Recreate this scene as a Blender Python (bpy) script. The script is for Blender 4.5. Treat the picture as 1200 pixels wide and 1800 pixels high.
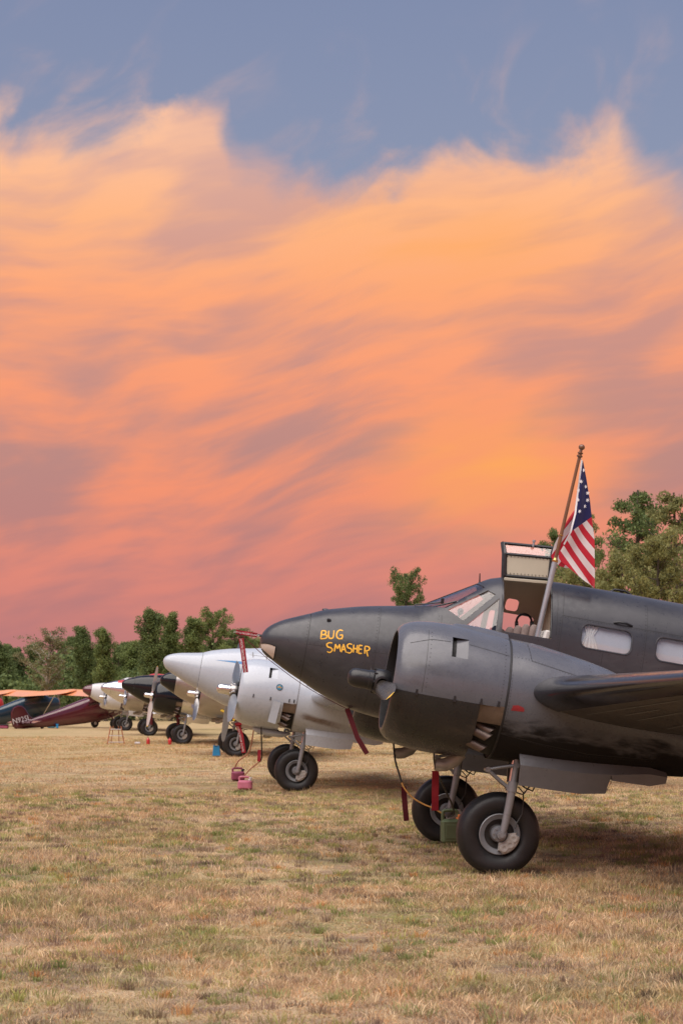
import bpy, math, random
import numpy as np
from mathutils import Vector, Matrix
from mathutils.bvhtree import BVHTree

for _o in list(bpy.data.objects):
    bpy.data.objects.remove(_o, do_unlink=True)
scene = bpy.context.scene
COL = scene.collection
R = math.radians
rng = np.random.default_rng(7)
random.seed(7)

def lin(r, g, b):
    f = lambda c: (c / 12.92 if c <= .04045 else ((c + .055) / 1.055) ** 2.4)
    return (f(r / 255), f(g / 255), f(b / 255), 1.0)

# ------------------------------------------------------------------ camera
CAM_H = 1.69
cam_data = bpy.data.cameras.new('camera')
cam_data.sensor_fit = 'VERTICAL'
cam_data.sensor_height = 36.0
cam_data.sensor_width = 24.0
cam_data.lens = 63.0
cam_data.shift_y = (1232 - 900) / 1800
cam_data.clip_start = .1
cam_data.clip_end = 6000
cam_data.dof.use_dof = True
cam_data.dof.focus_distance = 18.5
cam_data.dof.aperture_fstop = 5.6
cam = bpy.data.objects.new('camera', cam_data)
COL.objects.link(cam)
cam.location = (0, 0, CAM_H)
cam.rotation_euler = (R(90), 0, 0)
scene.camera = cam

# ------------------------------------------------------------------ sun, view
SUN_EL, SUN_AZ = 66, 215          # degrees; azimuth clockwise from the view direction (+Y)
sun_data = bpy.data.lights.new('sun', 'SUN')
sun_data.energy = 4.9
sun_data.angle = R(75)
sun_data.color = (1.0, .90, .81)
sun = bpy.data.objects.new('sun', sun_data)
COL.objects.link(sun)
_d = Vector((math.sin(R(SUN_AZ)) * math.cos(R(SUN_EL)), math.cos(R(SUN_AZ)) * math.cos(R(SUN_EL)), math.sin(R(SUN_EL))))
sun.rotation_euler = _d.to_track_quat('Z', 'Y').to_euler()
sun.location = _d * 50
scene.view_settings.view_transform = 'Standard'
scene.view_settings.look = 'None'
scene.view_settings.gamma = 1
scene.view_settings.exposure = 0.0
scene.view_settings.use_curve_mapping = False
scene.render.engine = 'CYCLES'
scene.cycles.use_denoising = True
scene.cycles.max_bounces = 8
scene.cycles.transparent_max_bounces = 16

# ------------------------------------------------------------------ node helper
class NT:
    def __init__(self, tree):
        self.t = tree; self.n = tree.nodes; self.l = tree.links
    def node(self, typ, **kw):
        nd = self.n.new(typ)
        for k, v in kw.items(): setattr(nd, k, v)
        return nd
    def put(self, sock, v):
        if v is None: return
        if hasattr(v, 'is_output'): self.l.new(v, sock)
        else: sock.default_value = v
    def m(self, op, a, b=None, c=None, clamp=False):
        nd = self.node('ShaderNodeMath', operation=op, use_clamp=clamp)
        for i, v in enumerate((a, b, c)): self.put(nd.inputs[i], v)
        return nd.outputs[0]
    def mix(self, f, a, b, mode='MIX'):
        nd = self.node('ShaderNodeMix', data_type='RGBA', blend_type=mode)
        self.put(nd.inputs[0], f); self.put(nd.inputs[6], a); self.put(nd.inputs[7], b)
        return nd.outputs[2]
    def ramp(self, f, stops, interp='LINEAR'):
        nd = self.node('ShaderNodeValToRGB')
        cr = nd.color_ramp; cr.interpolation = interp
        while len(cr.elements) < len(stops): cr.elements.new(.5)
        for e, (p, c) in zip(cr.elements, stops):
            e.position = p
            e.color = c if hasattr(c, '__len__') else (c, c, c, 1)
        self.put(nd.inputs[0], f)
        return nd.outputs[0]
    def noise(self, vec, scale=1, detail=4, rough=.5, dist=0, dim='3D'):
        nd = self.node('ShaderNodeTexNoise', noise_dimensions=dim)
        self.put(nd.inputs['Vector'], vec); self.put(nd.inputs['Scale'], scale)
        self.put(nd.inputs['Detail'], detail); self.put(nd.inputs['Roughness'], rough); self.put(nd.inputs['Distortion'], dist)
        return nd.outputs[0]
    def mapping(self, vec, loc=(0, 0, 0), rot=(0, 0, 0), scale=(1, 1, 1), kind='POINT'):
        nd = self.node('ShaderNodeMapping', vector_type=kind)
        self.put(nd.inputs[0], vec)
        nd.inputs[1].default_value = loc; nd.inputs[2].default_value = rot; nd.inputs[3].default_value = scale
        return nd.outputs[0]
    def maprange(self, v, a, b, c=0, d=1, smooth=False):
        nd = self.node('ShaderNodeMapRange', interpolation_type='SMOOTHSTEP' if smooth else 'LINEAR')
        self.put(nd.inputs[0], v)
        for i, x in enumerate((a, b, c, d)): self.put(nd.inputs[i + 1], x)
        return nd.outputs[0]

# ------------------------------------------------------------------ world: evening sky with a lit cloud deck
world = bpy.data.worlds.new('World')
scene.world = world
world.use_nodes = True
W = NT(world.node_tree)
W.n.clear()
tc = W.node('ShaderNodeTexCoord').outputs['Generated']
sx = W.node('ShaderNodeSeparateXYZ'); W.l.new(tc, sx.inputs[0])
dx, dy, dz = sx.outputs
# clear evening air
sky = W.node('ShaderNodeTexSky', sky_type='NISHITA')
sky.sun_disc = False
sky.sun_elevation = R(6); sky.sun_rotation = R(SUN_AZ); sky.air_density = 1.2; sky.dust_density = 1.5; sky.ozone_density = 2.0
clear_n = W.mix(1.0, sky.outputs[0], (.085, .085, .085, 1), 'MULTIPLY')
clear_g = W.ramp(dz, [(0.0, lin(176, 160, 176)), (.26, lin(150, 158, 186)), (.40, lin(132, 144, 180)), (1, lin(110, 128, 172))])
clear = W.mix(.82, clear_n, clear_g)
# soft swirling bands on the sky sphere, tilted up to the right, bent by a slow warp
wn = W.node('ShaderNodeTexNoise'); W.l.new(tc, wn.inputs['Vector']); wn.inputs['Scale'].default_value = 5.0; wn.inputs['Detail'].default_value = 2
def vadd(a, b_, k):
    sc = W.node('ShaderNodeVectorMath', operation='MULTIPLY_ADD'); W.l.new(b_, sc.inputs[0]); sc.inputs[1].default_value = k; W.l.new(a, sc.inputs[2]); return sc.outputs[0]
wp = vadd(tc, wn.outputs['Color'], (.10, .0, .075))
wp2 = vadd(tc, wn.outputs['Color'], (.16, .0, .15))
n_str = W.noise(W.mapping(W.mapping(wp, rot=(0, R(20), 0)), scale=(3.0, 3.0, 10.5)), 3.2, 4, .5, .1)
n_fine = W.noise(W.mapping(W.mapping(wp, rot=(0, R(14), 0)), loc=(3, 1, 2), scale=(4, 4, 20)), 3.6, 5, .52, .2)
n_line = W.noise(W.mapping(W.mapping(wp, rot=(0, R(9), 0)), loc=(7, 2, 5), scale=(5, 5, 34)), 2.8, 3, .45, .2)
n_big = W.noise(W.mapping(wp2, loc=(5.1, 2, .4), scale=(3, 3, 5)), 2.6, 3, .45, .2)
n_puff = W.noise(W.mapping(wp, loc=(1.3, 0, 2.2), scale=(1, 1, 1.3)), 13, 6, .56, .3)
n_wisp = W.noise(W.mapping(W.mapping(wp, rot=(0, R(35), 0)), loc=(0, 4, 0), scale=(1, 1, 1.5)), 16, 5, .52, .5)
cloud_warm = W.ramp(dz, [(0.0, lin(190, 122, 120)), (.036, lin(203, 128, 122)), (.075, lin(226, 138, 120)), (.12, lin(245, 149, 114)),
                         (.17, lin(250, 157, 117)), (.22, lin(254, 168, 122)), (.26, lin(255, 183, 134)), (.30, lin(254, 195, 158)), (.36, lin(242, 194, 174)), (1, lin(215, 182, 178))])
cloud_mauve = W.ramp(dz, [(0.0, lin(180, 118, 120)), (.06, lin(186, 126, 124)), (.13, lin(182, 136, 132)), (.22, lin(206, 150, 138)), (.30, lin(218, 172, 160)), (1, lin(160, 140, 160))])
glow = lambda px, pz, w, h: W.m('POWER', 2.718, W.m('MULTIPLY', -1, W.m('ADD',
        W.m('POWER', W.m('DIVIDE', W.m('SUBTRACT', dx, px), w), 2), W.m('POWER', W.m('DIVIDE', W.m('SUBTRACT', dz, pz), h), 2))))
g1 = glow(.085, .128, .055, .032)
g2 = glow(.060, .245, .07, .028)
g3 = glow(-.15, .255, .07, .05)
gm1 = glow(.02, .145, .10, .018)
gm2 = glow(-.085, .248, .045, .012)
gm3 = glow(.115, .215, .06, .02)
gm4 = glow(-.17, .10, .09, .06)
gm5 = glow(.0, .278, .05, .02)
mv = W.m('ADD', W.m('MULTIPLY', n_str, .95), W.m('ADD', W.m('MULTIPLY', n_fine, .62), W.m('MULTIPLY', W.m('SUBTRACT', n_line, .5), .45)))
mv = W.m('ADD', mv, W.m('MULTIPLY', n_big, .40))
for g, k in ((g1, -.45), (g2, -.28), (g3, -.22), (gm1, .22), (gm2, .20), (gm3, .14), (gm4, .03), (gm5, .18)):
    mv = W.m('ADD', mv, W.m('MULTIPLY', g, k))
mvf = W.maprange(mv, .72, 1.24, 0, .92, True)
ccol = W.mix(mvf, cloud_warm, cloud_mauve)
hot = W.m('MULTIPLY', W.m('ADD', g1, W.m('MULTIPLY', g2, .7)), W.maprange(n_fine, .3, .7, .35, 1.0))
ccol = W.mix(W.m('MULTIPLY', hot, .75, clamp=True), ccol, lin(255, 172, 92))
# upper edge of the deck over the horizontal direction
fc = W.node('ShaderNodeFloatCurve')
crv = fc.mapping.curves[0]
edge = [(-1, 255), (-.55, 300), (-.36, 225), (-.25, 260), (-.19, 222), (-.127, 245), (-.100, 236), (-.082, 176), (-.066, 180), (-.052, 268), (-.013, 305), (.019, 312),
        (.05, 275), (.089, 245), (.118, 226), (.133, 205), (.147, 235), (.165, 275), (.19, 305), (.30, 300), (.45, 360), (.7, 280), (1, 330)]
pts = [((x + 1) / 2, (1232 - y - 36) / 3150) for x, y in edge]
crv.points[0].location = pts[0]; crv.points[1].location = pts[-1]
for p in pts[1:-1]: crv.points.new(*p)
for p in crv.points: p.handle_type = 'AUTO_CLAMPED'
fc.mapping.update()
warp = W.m('MULTIPLY', W.m('SUBTRACT', n_puff, .5), .05)
W.put(fc.inputs['Value'], W.m('ADD', W.m('MULTIPLY', W.m('ADD', dx, warp), .5), .5))
eb = fc.outputs[0]
d_edge = W.m('SUBTRACT', eb, dz)
d_edge = W.m('ADD', d_edge, W.m('MULTIPLY', W.m('SUBTRACT', n_puff, .5), .07))
d_edge = W.m('ADD', d_edge, W.m('MULTIPLY', W.m('SUBTRACT', n_wisp, .5), .06))
mask = W.maprange(d_edge, -.006, .026, 0, 1, True)
# thin wisps above the deck
veil = W.m('MULTIPLY', W.maprange(n_wisp, .50, .80, 0, .42, True), W.maprange(d_edge, -.07, .0, 0, 1, True))
mask = W.m('MAXIMUM', mask, veil)
col = W.mix(mask, clear, ccol)
col = W.mix(W.maprange(dz, -.02, .0, 1, 0), col, lin(120, 96, 84))
bg = W.node('ShaderNodeBackground'); W.l.new(col, bg.inputs[0]); bg.inputs[1].default_value = 1.0
out = W.node('ShaderNodeOutputWorld'); W.l.new(bg.outputs[0], out.inputs[0])

# ------------------------------------------------------------------ materials
MATS = {}
def paint(name, col, rough=.45, metal=0.0, var=.12, scale=3.0, bump=.0, coat=0.0, dirt=None, dirt_amt=.35, spec=.5, streak=1.0):
    m = bpy.data.materials.new(name); m.use_nodes = True
    t = NT(m.node_tree); b = t.n['Principled BSDF']
    c = t.node('ShaderNodeTexCoord').outputs['Object']
    n = t.noise(t.mapping(c, scale=(1, 1, streak)), scale, 5, .6)
    k = t.maprange(n, .25, .75, 1 - var, 1 + var)
    colr = t.mix(1.0, (*col[:3], 1), t.node('ShaderNodeCombineColor').outputs[0], 'MULTIPLY')
    comb = [x for x in t.n if x.bl_idname == 'ShaderNodeCombineColor'][0]
    for i in range(3): t.l.new(k, comb.inputs[i])
    if dirt:
        n2 = t.noise(t.mapping(c, loc=(3, 1, 7), scale=(.5, 1, 1.4)), scale * .9, 6, .65, .4)
        colr = t.mix(t.maprange(n2, .52, .75, 0, dirt_amt, True), colr, (*dirt[:3], 1))
    t.put(b.inputs['Base Color'], colr)
    n3 = t.noise(c, scale * 7, 3, .6)
    t.put(b.inputs['Roughness'], t.maprange(n3, .3, .7, max(.03, rough - .07), min(1, rough + .07)))
    b.inputs['Metallic'].default_value = metal
    b.inputs['Specular IOR Level'].default_value = spec
    b.inputs['Coat Weight'].default_value = coat
    b.inputs['Coat Roughness'].default_value = .15
    if bump:
        bp = t.node('ShaderNodeBump'); bp.inputs['Strength'].default_value = bump; bp.inputs['Distance'].default_value = .02
        t.l.new(t.noise(c, 5.5, 3, .5), bp.inputs['Height']); t.l.new(bp.outputs[0], b.inputs['Normal'])
    MATS[name] = m
    return m

paint('matte_dark', (.038, .039, .047), .33, var=.26, scale=2.6, bump=.07, dirt=(.095, .095, .10), dirt_amt=.42, streak=.45)
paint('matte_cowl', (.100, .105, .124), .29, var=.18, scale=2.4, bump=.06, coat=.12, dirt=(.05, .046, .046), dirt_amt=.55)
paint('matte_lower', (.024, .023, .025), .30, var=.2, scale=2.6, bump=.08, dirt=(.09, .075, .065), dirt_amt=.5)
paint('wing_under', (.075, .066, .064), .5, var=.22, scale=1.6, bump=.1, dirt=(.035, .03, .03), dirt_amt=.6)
paint('rubber_boot', (.009, .009, .013), .2, var=.1, scale=1.5, coat=.3)
paint('tyre_rubber', (.010, .010, .012), .5, var=.25, scale=9, dirt=(.05, .043, .037), dirt_amt=.32)
paint('gear_grey', (.25, .262, .285), .38, .25, var=.1, scale=9, dirt=(.12, .1, .09), dirt_amt=.4)
paint('caliper_grey', (.42, .41, .40), .5, .1, var=.15, scale=20, dirt=(.2, .17, .15), dirt_amt=.4)
paint('chrome', (.72, .70, .69), .16, 1.0, var=.05)
paint('polished', (.62, .62, .64), .20, 1.0, var=.10, scale=2.5, bump=.10, dirt=(.30, .29, .29), dirt_amt=.3)
paint('satin_metal', (.36, .34, .33), .36, 1.0, var=.12, scale=2.5, bump=.08, dirt=(.2, .17, .16), dirt_amt=.5)
paint('bare_panel', (.20, .16, .14), .42, .85, var=.3, scale=7, dirt=(.07, .05, .04), dirt_amt=.85)
paint('exhaust', (.15, .115, .10), .5, .8, var=.3, scale=18, dirt=(.06, .05, .05), dirt_amt=.7)
paint('pipe_grey', (.36, .34, .32), .5, .3, var=.2, scale=15, dirt=(.10, .09, .08), dirt_amt=.6)
paint('black_void', (.010, .010, .011), .7)
paint('black_gloss', (.005, .006, .009), .15, coat=.15, var=.1, spec=.35)
paint('black_part', (.016, .016, .019), .38, var=.2)
paint('white_paint', (.43, .475, .54), .30, coat=.25, var=.04, scale=2, dirt=(.33, .33, .35), dirt_amt=.22)
paint('cream_paint', (.55, .56, .58), .32, coat=.2, var=.05)
paint('maroon_paint', (.085, .012, .020), .14, coat=.7, var=.15)
paint('blue_paint', (.015, .17, .42), .3, var=.05)
paint('navy_paint', (.010, .028, .045), .2, coat=.5)
paint('red_paint', (.48, .025, .030), .3, coat=.3)
paint('orange_lit_wing', (.80, .33, .15), .22, coat=.4)  # orange evening sky glow on the wings is painted into this colour
paint('lettering', (.86, .47, .045), .55, var=.12, scale=30)
paint('lining', (.52, .43, .33), .8, var=.08)
paint('hatch_lining', (.50, .46, .36), .65, var=.06)
paint('seat_cloth', (.25, .195, .18), .9, var=.15, scale=14)
paint('seat_white', (.70, .68, .66), .85)
paint('blind', (.60, .62, .68), .6, var=.05)
paint('curtain', (.80, .79, .78), .85, var=.04)
paint('streamer_red', (.30, .010, .024), .75, var=.2, scale=20)
paint('streamer_dark', (.10, .006, .014), .8, var=.2, scale=20)
paint('white_print', (.78, .74, .74), .7)
paint('hose_amber', (.60, .31, .08), .45, var=.2, scale=12)
paint('hose_black', (.02, .018, .018), .5)
paint('hose_pink', (.42, .17, .11), .5)
paint('can_green', (.115, .155, .085), .48, var=.14, scale=8)
paint('jug_pink', (.55, .17, .25), .4, var=.12, scale=10)
paint('jug_dark', (.30, .07, .13), .4, var=.12, scale=10)
paint('blue_plastic', (.02, .26, .56), .45)
paint('orange_cap', (.75, .22, .05), .5)
paint('pole_wood', (.17, .075, .035), .32, var=.3, scale=12, coat=.4, streak=.1)
paint('pole_tube', (.40, .42, .47), .35, .5, var=.08)
paint('brass', (.55, .35, .13), .3, 1.0)
paint('ladder_wood', (.36, .13, .06), .6, var=.2, scale=9)
paint('step_metal', (.62, .60, .60), .4, .5)
paint('star_white', (.82, .82, .86), .85)
paint('bark', (.085, .068, .055), .9, var=.35, scale=4)
paint('bark_pale', (.36, .33, .28), .9, var=.25, scale=4)
paint('badge_blue', (.03, .20, .33), .4, var=.3, scale=40)
paint('badge_tan', (.45, .28, .12), .5, var=.5, scale=30)
paint('blade_dark', (.16, .13, .11), .22, .8, var=.3, scale=5)
paint('blade_grey', (.22, .23, .25), .38, .4, var=.12, scale=5)
m = paint('nacelle_soot_shade', (.100, .105, .124), .29, var=.18, scale=2.4, bump=.06, coat=.12, dirt=(.055, .05, .05), dirt_amt=.5)
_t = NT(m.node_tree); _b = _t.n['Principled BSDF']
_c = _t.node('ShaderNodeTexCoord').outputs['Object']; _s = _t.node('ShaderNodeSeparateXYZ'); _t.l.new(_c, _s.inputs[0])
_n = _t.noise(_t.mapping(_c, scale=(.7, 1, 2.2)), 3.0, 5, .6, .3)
_low = _t.maprange(_t.m('ADD', _s.outputs[2], _t.m('MULTIPLY', _t.m('SUBTRACT', _n, .5), .55)), 1.36, 1.50, 1, 0, True)  # exhaust soot plus underside shade painted into the lower nacelle's colour
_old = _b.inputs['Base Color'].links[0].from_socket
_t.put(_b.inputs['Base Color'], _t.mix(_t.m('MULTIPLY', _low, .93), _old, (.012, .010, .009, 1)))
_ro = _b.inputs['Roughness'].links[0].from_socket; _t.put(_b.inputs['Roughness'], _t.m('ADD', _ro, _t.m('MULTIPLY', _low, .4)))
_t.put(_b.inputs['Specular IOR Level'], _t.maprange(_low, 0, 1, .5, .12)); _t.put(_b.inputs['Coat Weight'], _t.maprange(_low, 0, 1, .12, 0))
m = paint('white_sooty', (.43, .475, .54), .30, coat=.25, var=.04, scale=2, dirt=(.33, .33, .35), dirt_amt=.22)
_t = NT(m.node_tree); _b = _t.n['Principled BSDF']
_c = _t.node('ShaderNodeTexCoord').outputs['Object']; _s = _t.node('ShaderNodeSeparateXYZ'); _t.l.new(_c, _s.inputs[0])
_n = _t.noise(_t.mapping(_c, scale=(.6, 1, 2.5)), 4.0, 5, .6, .3)
_zc = _t.m('ADD', 1.385, _t.m('MULTIPLY', _s.outputs[0], .10))
_dz = _t.m('ABSOLUTE', _t.m('SUBTRACT', _s.outputs[2], _zc))
_band = _t.maprange(_t.m('ADD', _dz, _t.m('MULTIPLY', _t.m('SUBTRACT', _n, .5), .09)), .015, .085, 1, 0, True)
_len = _t.m('MULTIPLY', _t.maprange(_s.outputs[0], .05, .26, 1, 0, True), _t.maprange(_s.outputs[0], -.9, -.15, 0, 1, True))
_old = _b.inputs['Base Color'].links[0].from_socket
_t.put(_b.inputs['Base Color'], _t.mix(_t.m('MULTIPLY', _t.m('MULTIPLY', _band, _len), .85), _old, (.11, .062, .034, 1)))
paint('rim_dark', (.050, .047, .045), .5, .4, var=.3, scale=14)
paint('door_metal', (.165, .17, .19), .34, .35, var=.15, scale=3, bump=.1, dirt=(.10, .10, .105), dirt_amt=.4)
paint('placard_red', (.30, .022, .028), .5, var=.15, scale=20)
paint('seam', (.016, .016, .018), .6)
paint('seam_soft', (.20, .20, .21), .6)
paint('yellow_tip', (.80, .50, .05), .45)
paint('yellow_tag', (.72, .50, .05), .6)
paint('teal_tint', (.05, .13, .17), .12, coat=.5)
paint('lens_back', (.66, .58, .54), .15, 0, coat=.6)
paint('soot', (.085, .048, .025), .85, var=.3, scale=9)

def glass_mat(name, tint, gloss=1.0):
    m = bpy.data.materials.new(name); m.use_nodes = True
    t = NT(m.node_tree); t.n.clear()
    tr = t.node('ShaderNodeBsdfTransparent'); tr.inputs[0].default_value = tint
    gl = t.node('ShaderNodeBsdfGlossy'); gl.inputs['Roughness'].default_value = .03
    lw = t.node('ShaderNodeLayerWeight'); lw.inputs[0].default_value = .5
    f = t.m('MULTIPLY', t.m('ADD', t.m('MULTIPLY', t.m('POWER', lw.outputs['Facing'], 4.0), .7), .045), gloss, clamp=True)
    mx = t.node('ShaderNodeMixShader'); t.l.new(f, mx.inputs[0]); t.l.new(tr.outputs[0], mx.inputs[1]); t.l.new(gl.outputs[0], mx.inputs[2])
    o = t.node('ShaderNodeOutputMaterial'); t.l.new(mx.outputs[0], o.inputs[0])
    MATS[name] = m
glass_mat('glass', (.93, .94, .95, 1), 1.4)
glass_mat('glass_tint', (.55, .68, .74, 1), 2.0)

# ------------------------------------------------------------------ mesh helpers
class MB:
    def __init__(s): s.v = []; s.f = []; s.mi = []
    def add(s, vs, fs, mi=0):
        b = len(s.v); s.v += [tuple(map(float, p)) for p in vs]; s.f += [tuple(i + b for i in f) for f in fs]; s.mi += [mi] * len(fs); return s
    def loft(s, rings, closed=True, cap0=False, cap1=False, mi=0):
        n = len(rings[0]); vs = [p for r in rings for p in r]; fs = []
        for i in range(len(rings) - 1):
            for j in range(n if closed else n - 1):
                a = i * n + j; b = i * n + (j + 1) % n
                fs.append((a, b, b + n, a + n))
        if cap0: fs.append(tuple(range(n - 1, -1, -1)))
        if cap1: fs.append(tuple((len(rings) - 1) * n + j for j in range(n)))
        return s.add(vs, fs, mi)
    def tube(s, pts, rad, n=10, caps=True, mi=0, squash=None):
        pts = [Vector(p) for p in pts]
        rad = [rad] * len(pts) if not hasattr(rad, '__len__') else rad
        rings = []; ref = None
        for i, p in enumerate(pts):
            d = (pts[min(i + 1, len(pts) - 1)] - pts[max(i - 1, 0)]).normalized()
            if ref is None: ref = Vector((0, 0, 1)) if abs(d.z) < .9 else Vector((0, 1, 0))
            u = d.cross(ref).normalized(); w = u.cross(d).normalized(); ref = w
            rings.append([p + (u * math.cos(2 * math.pi * k / n) + w * math.sin(2 * math.pi * k / n) * (squash or 1)) * rad[i] for k in range(n)])
        return s.loft(rings, True, caps, caps, mi)
    def lathe(s, prof, org, axis, n=32, cap0=False, cap1=False, mi=0, a0=0, a1=2 * math.pi):
        ax = Vector(axis).normalized(); ref = Vector((0, 0, 1)) if abs(ax.z) < .9 else Vector((1, 0, 0))
        u = ref.cross(ax).normalized(); w = ax.cross(u); org = Vector(org)
        full = abs(a1 - a0 - 2 * math.pi) < 1e-6
        m = n if full else n + 1
        rings = []
        for a, r in prof:
            rings.append([org + ax * a + (u * math.cos(a0 + (a1 - a0) * k / n) + w * math.sin(a0 + (a1 - a0) * k / n)) * r for k in range(m)])
        return s.loft(rings, full, cap0, cap1, mi)
    def box(s, c, size, rot=None, mi=0, bev=0.0):
        x, y, z = [q / 2 for q in size]; c = Vector(c); M = rot or Matrix.Identity(3)
        if bev:
            b = min(bev, x * .49, y * .49, z * .49); rings = []
            def rr(zz, ins):
                X, Y = x - ins, y - ins
                return [c + M @ Vector(p) for p in ((X - b, -Y, zz), (X, -Y + b, zz), (X, Y - b, zz), (X - b, Y, zz), (-X + b, Y, zz), (-X, Y - b, zz), (-X, -Y + b, zz), (-X + b, -Y, zz))]
            return s.loft([rr(-z, b), rr(-z + b, 0), rr(z - b, 0), rr(z, b)], True, True, True, mi)
        vs = [c + M @ Vector((i * x, j * y, k * z)) for i in (-1, 1) for j in (-1, 1) for k in (-1, 1)]
        return s.add(vs, [(0, 1, 3, 2), (4, 6, 7, 5), (0, 4, 5, 1), (2, 3, 7, 6), (0, 2, 6, 4), (1, 5, 7, 3)], mi)
    def prism(s, poly, y0, y1, mi=0):           # polygon in (x, z), extruded along y
        n = len(poly)
        vs = [(p[0], y0, p[1]) for p in poly] + [(p[0], y1, p[1]) for p in poly]
        ar = sum(poly[i][0] * poly[(i + 1) % n][1] - poly[(i + 1) % n][0] * poly[i][1] for i in range(n))
        fs = [tuple(range(n)), tuple(range(2 * n - 1, n - 1, -1))] + [(i, i + n, (i + 1) % n + n, (i + 1) % n) for i in range(n)]
        if ar < 0: fs = [f[::-1] for f in fs]
        return s.add(vs, fs, mi)
    def mesh(s, name, smooth=True, sharp=38):
        me = bpy.data.meshes.new(name); me.from_pydata(s.v, [], s.f)
        me.polygons.foreach_set('material_index', s.mi)
        me.polygons.foreach_set('use_smooth', [smooth] * len(s.f))
        me.update()
        if smooth and sharp: me.set_sharp_from_angle(angle=R(sharp))
        return me

def obj(name, me, mats, parent=None, loc=None, rot=None):
    if isinstance(me, MB): me = me.mesh(name)
    o = bpy.data.objects.new(name, me); COL.objects.link(o)
    mats = mats if isinstance(mats, (list, tuple)) else [mats]
    while len(me.materials) < len(mats): me.materials.append(None)
    for i, m in enumerate(mats):
        o.material_slots[i].link = 'OBJECT'; o.material_slots[i].material = MATS[m]
    if parent: o.parent = parent
    if loc is not None: o.location = loc
    if rot is not None: o.rotation_euler = rot
    return o
def tag(o, label, cat, group=None, kind=None):
    if label: o['label'] = label
    if cat: o['category'] = cat
    if group: o['group'] = group
    if kind: o['kind'] = kind
    return o
def empty(name, loc=(0, 0, 0), rot=None):
    o = bpy.data.objects.new(name, None); COL.objects.link(o); o.location = loc; o.empty_display_size = .2
    if rot is not None: o.rotation_euler = rot
    return o

def boolean(a, b, op):
    oa = bpy.data.objects.new('ta', a); ob = bpy.data.objects.new('tb', b)
    COL.objects.link(oa); COL.objects.link(ob)
    md = oa.modifiers.new('b', 'BOOLEAN'); md.operation = op; md.object = ob; md.solver = 'EXACT'
    dg = bpy.context.evaluated_depsgraph_get()
    me = bpy.data.meshes.new_from_object(oa.evaluated_get(dg))
    bpy.data.objects.remove(oa); bpy.data.objects.remove(ob)
    me.set_sharp_from_angle(angle=R(38))
    return me

def pchip(xs, ys, q):
    xs = np.array(xs, float); ys = np.array(ys, float)
    if xs[0] > xs[-1]: xs = xs[::-1]; ys = ys[::-1]
    h = np.diff(xs); d = np.diff(ys) / h; m = np.zeros_like(ys)
    m[0], m[-1] = d[0], d[-1]
    for i in range(1, len(xs) - 1):
        if d[i - 1] * d[i] > 0:
            w1 = 2 * h[i] + h[i - 1]; w2 = h[i] + 2 * h[i - 1]; m[i] = (w1 + w2) / (w1 / d[i - 1] + w2 / d[i])
    q = np.clip(q, xs[0], xs[-1]); k = np.clip(np.searchsorted(xs, q) - 1, 0, len(h) - 1); t = (q - xs[k]) / h[k]
    return (2 * t**3 - 3 * t**2 + 1) * ys[k] + (t**3 - 2 * t**2 + t) * h[k] * m[k] + (-2 * t**3 + 3 * t**2) * ys[k + 1] + (t**3 - t**2) * h[k] * m[k + 1]
def lerp(xs, ys, q):
    xs = np.array(xs, float); ys = np.array(ys, float)
    if xs[0] > xs[-1]: xs = xs[::-1]; ys = ys[::-1]
    return np.interp(q, xs, ys)

# ------------------------------------------------------------------ ground
def ground_colour(t, pos):
    """shared patch colours of the dry field, from world position"""
    p2 = t.mapping(pos, scale=(1, 1, 0))
    nA = t.noise(p2, .55, 5, .6, .3)
    nB = t.noise(t.mapping(p2, loc=(31, 7, 0)), 1.7, 5, .65, .4)
    nC = t.noise(t.mapping(p2, loc=(11, 57, 0), scale=(1, .55, 1)), .16, 4, .55)
    nD = t.noise(t.mapping(p2, loc=(71, 3, 0)), 6.5, 4, .65)
    base = t.ramp(nB, [(.28, (.19, .135, .105, 1)), (.42, (.38, .275, .19, 1)), (.55, (.53, .395, .245, 1)), (.72, (.63, .49, .32, 1))])
    green = t.mix(nD, (.16, .175, .06, 1), (.33, .32, .115, 1))
    sp = t.node('ShaderNodeSeparateXYZ'); t.l.new(pos, sp.inputs[0])
    gf = t.m('MULTIPLY', t.maprange(nA, .46, .64, 0, 1, True), t.maprange(nD, .34, .62, .2, .95))
    c = t.mix(gf, base, green)
    rust = t.m('MULTIPLY', t.maprange(nC, .5, .68, 0, .55, True), t.maprange(nD, .4, .6, .3, 1))
    c = t.mix(rust, c, (.42, .205, .085, 1))
    dk = t.maprange(t.noise(t.mapping(p2, loc=(5, 91, 0)), .8, 4, .6), .50, .70, 0, .75, True)
    c = t.mix(dk, c, (.14, .112, .08, 1))
    # greener far side of the row, straw in between
    far = t.maprange(t.noise(t.mapping(p2, loc=(1, 19, 0), scale=(.6, .12, 1)), .22, 3, .5), .35, .65, 0, 1)
    farc = t.mix(far, (.60, .435, .235, 1), (.48, .38, .18, 1))
    c = t.mix(t.maprange(sp.outputs[1], 20, 60, 0, .62), c, farc)
    return c, nD
gm = bpy.data.materials.new('dry_field'); gm.use_nodes = True
t = NT(gm.node_tree); b = t.n['Principled BSDF']
pos = t.node('ShaderNodeNewGeometry').outputs['Position']
c, nD = ground_colour(t, pos)
nF = t.noise(t.mapping(pos, scale=(1, .6, 1)), 38, 4, .7)
c2 = t.mix(t.maprange(nF, .35, .65, 0, .55), c, t.mix(1.0, c, (.40, .35, .33, 1), 'MULTIPLY'))
t.put(b.inputs['Base Color'], c2); b.inputs['Roughness'].default_value = .95; b.inputs['Specular IOR Level'].default_value = .15
bp = t.node('ShaderNodeBump'); bp.inputs['Strength'].default_value = .8; bp.inputs['Distance'].default_value = .03
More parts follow.
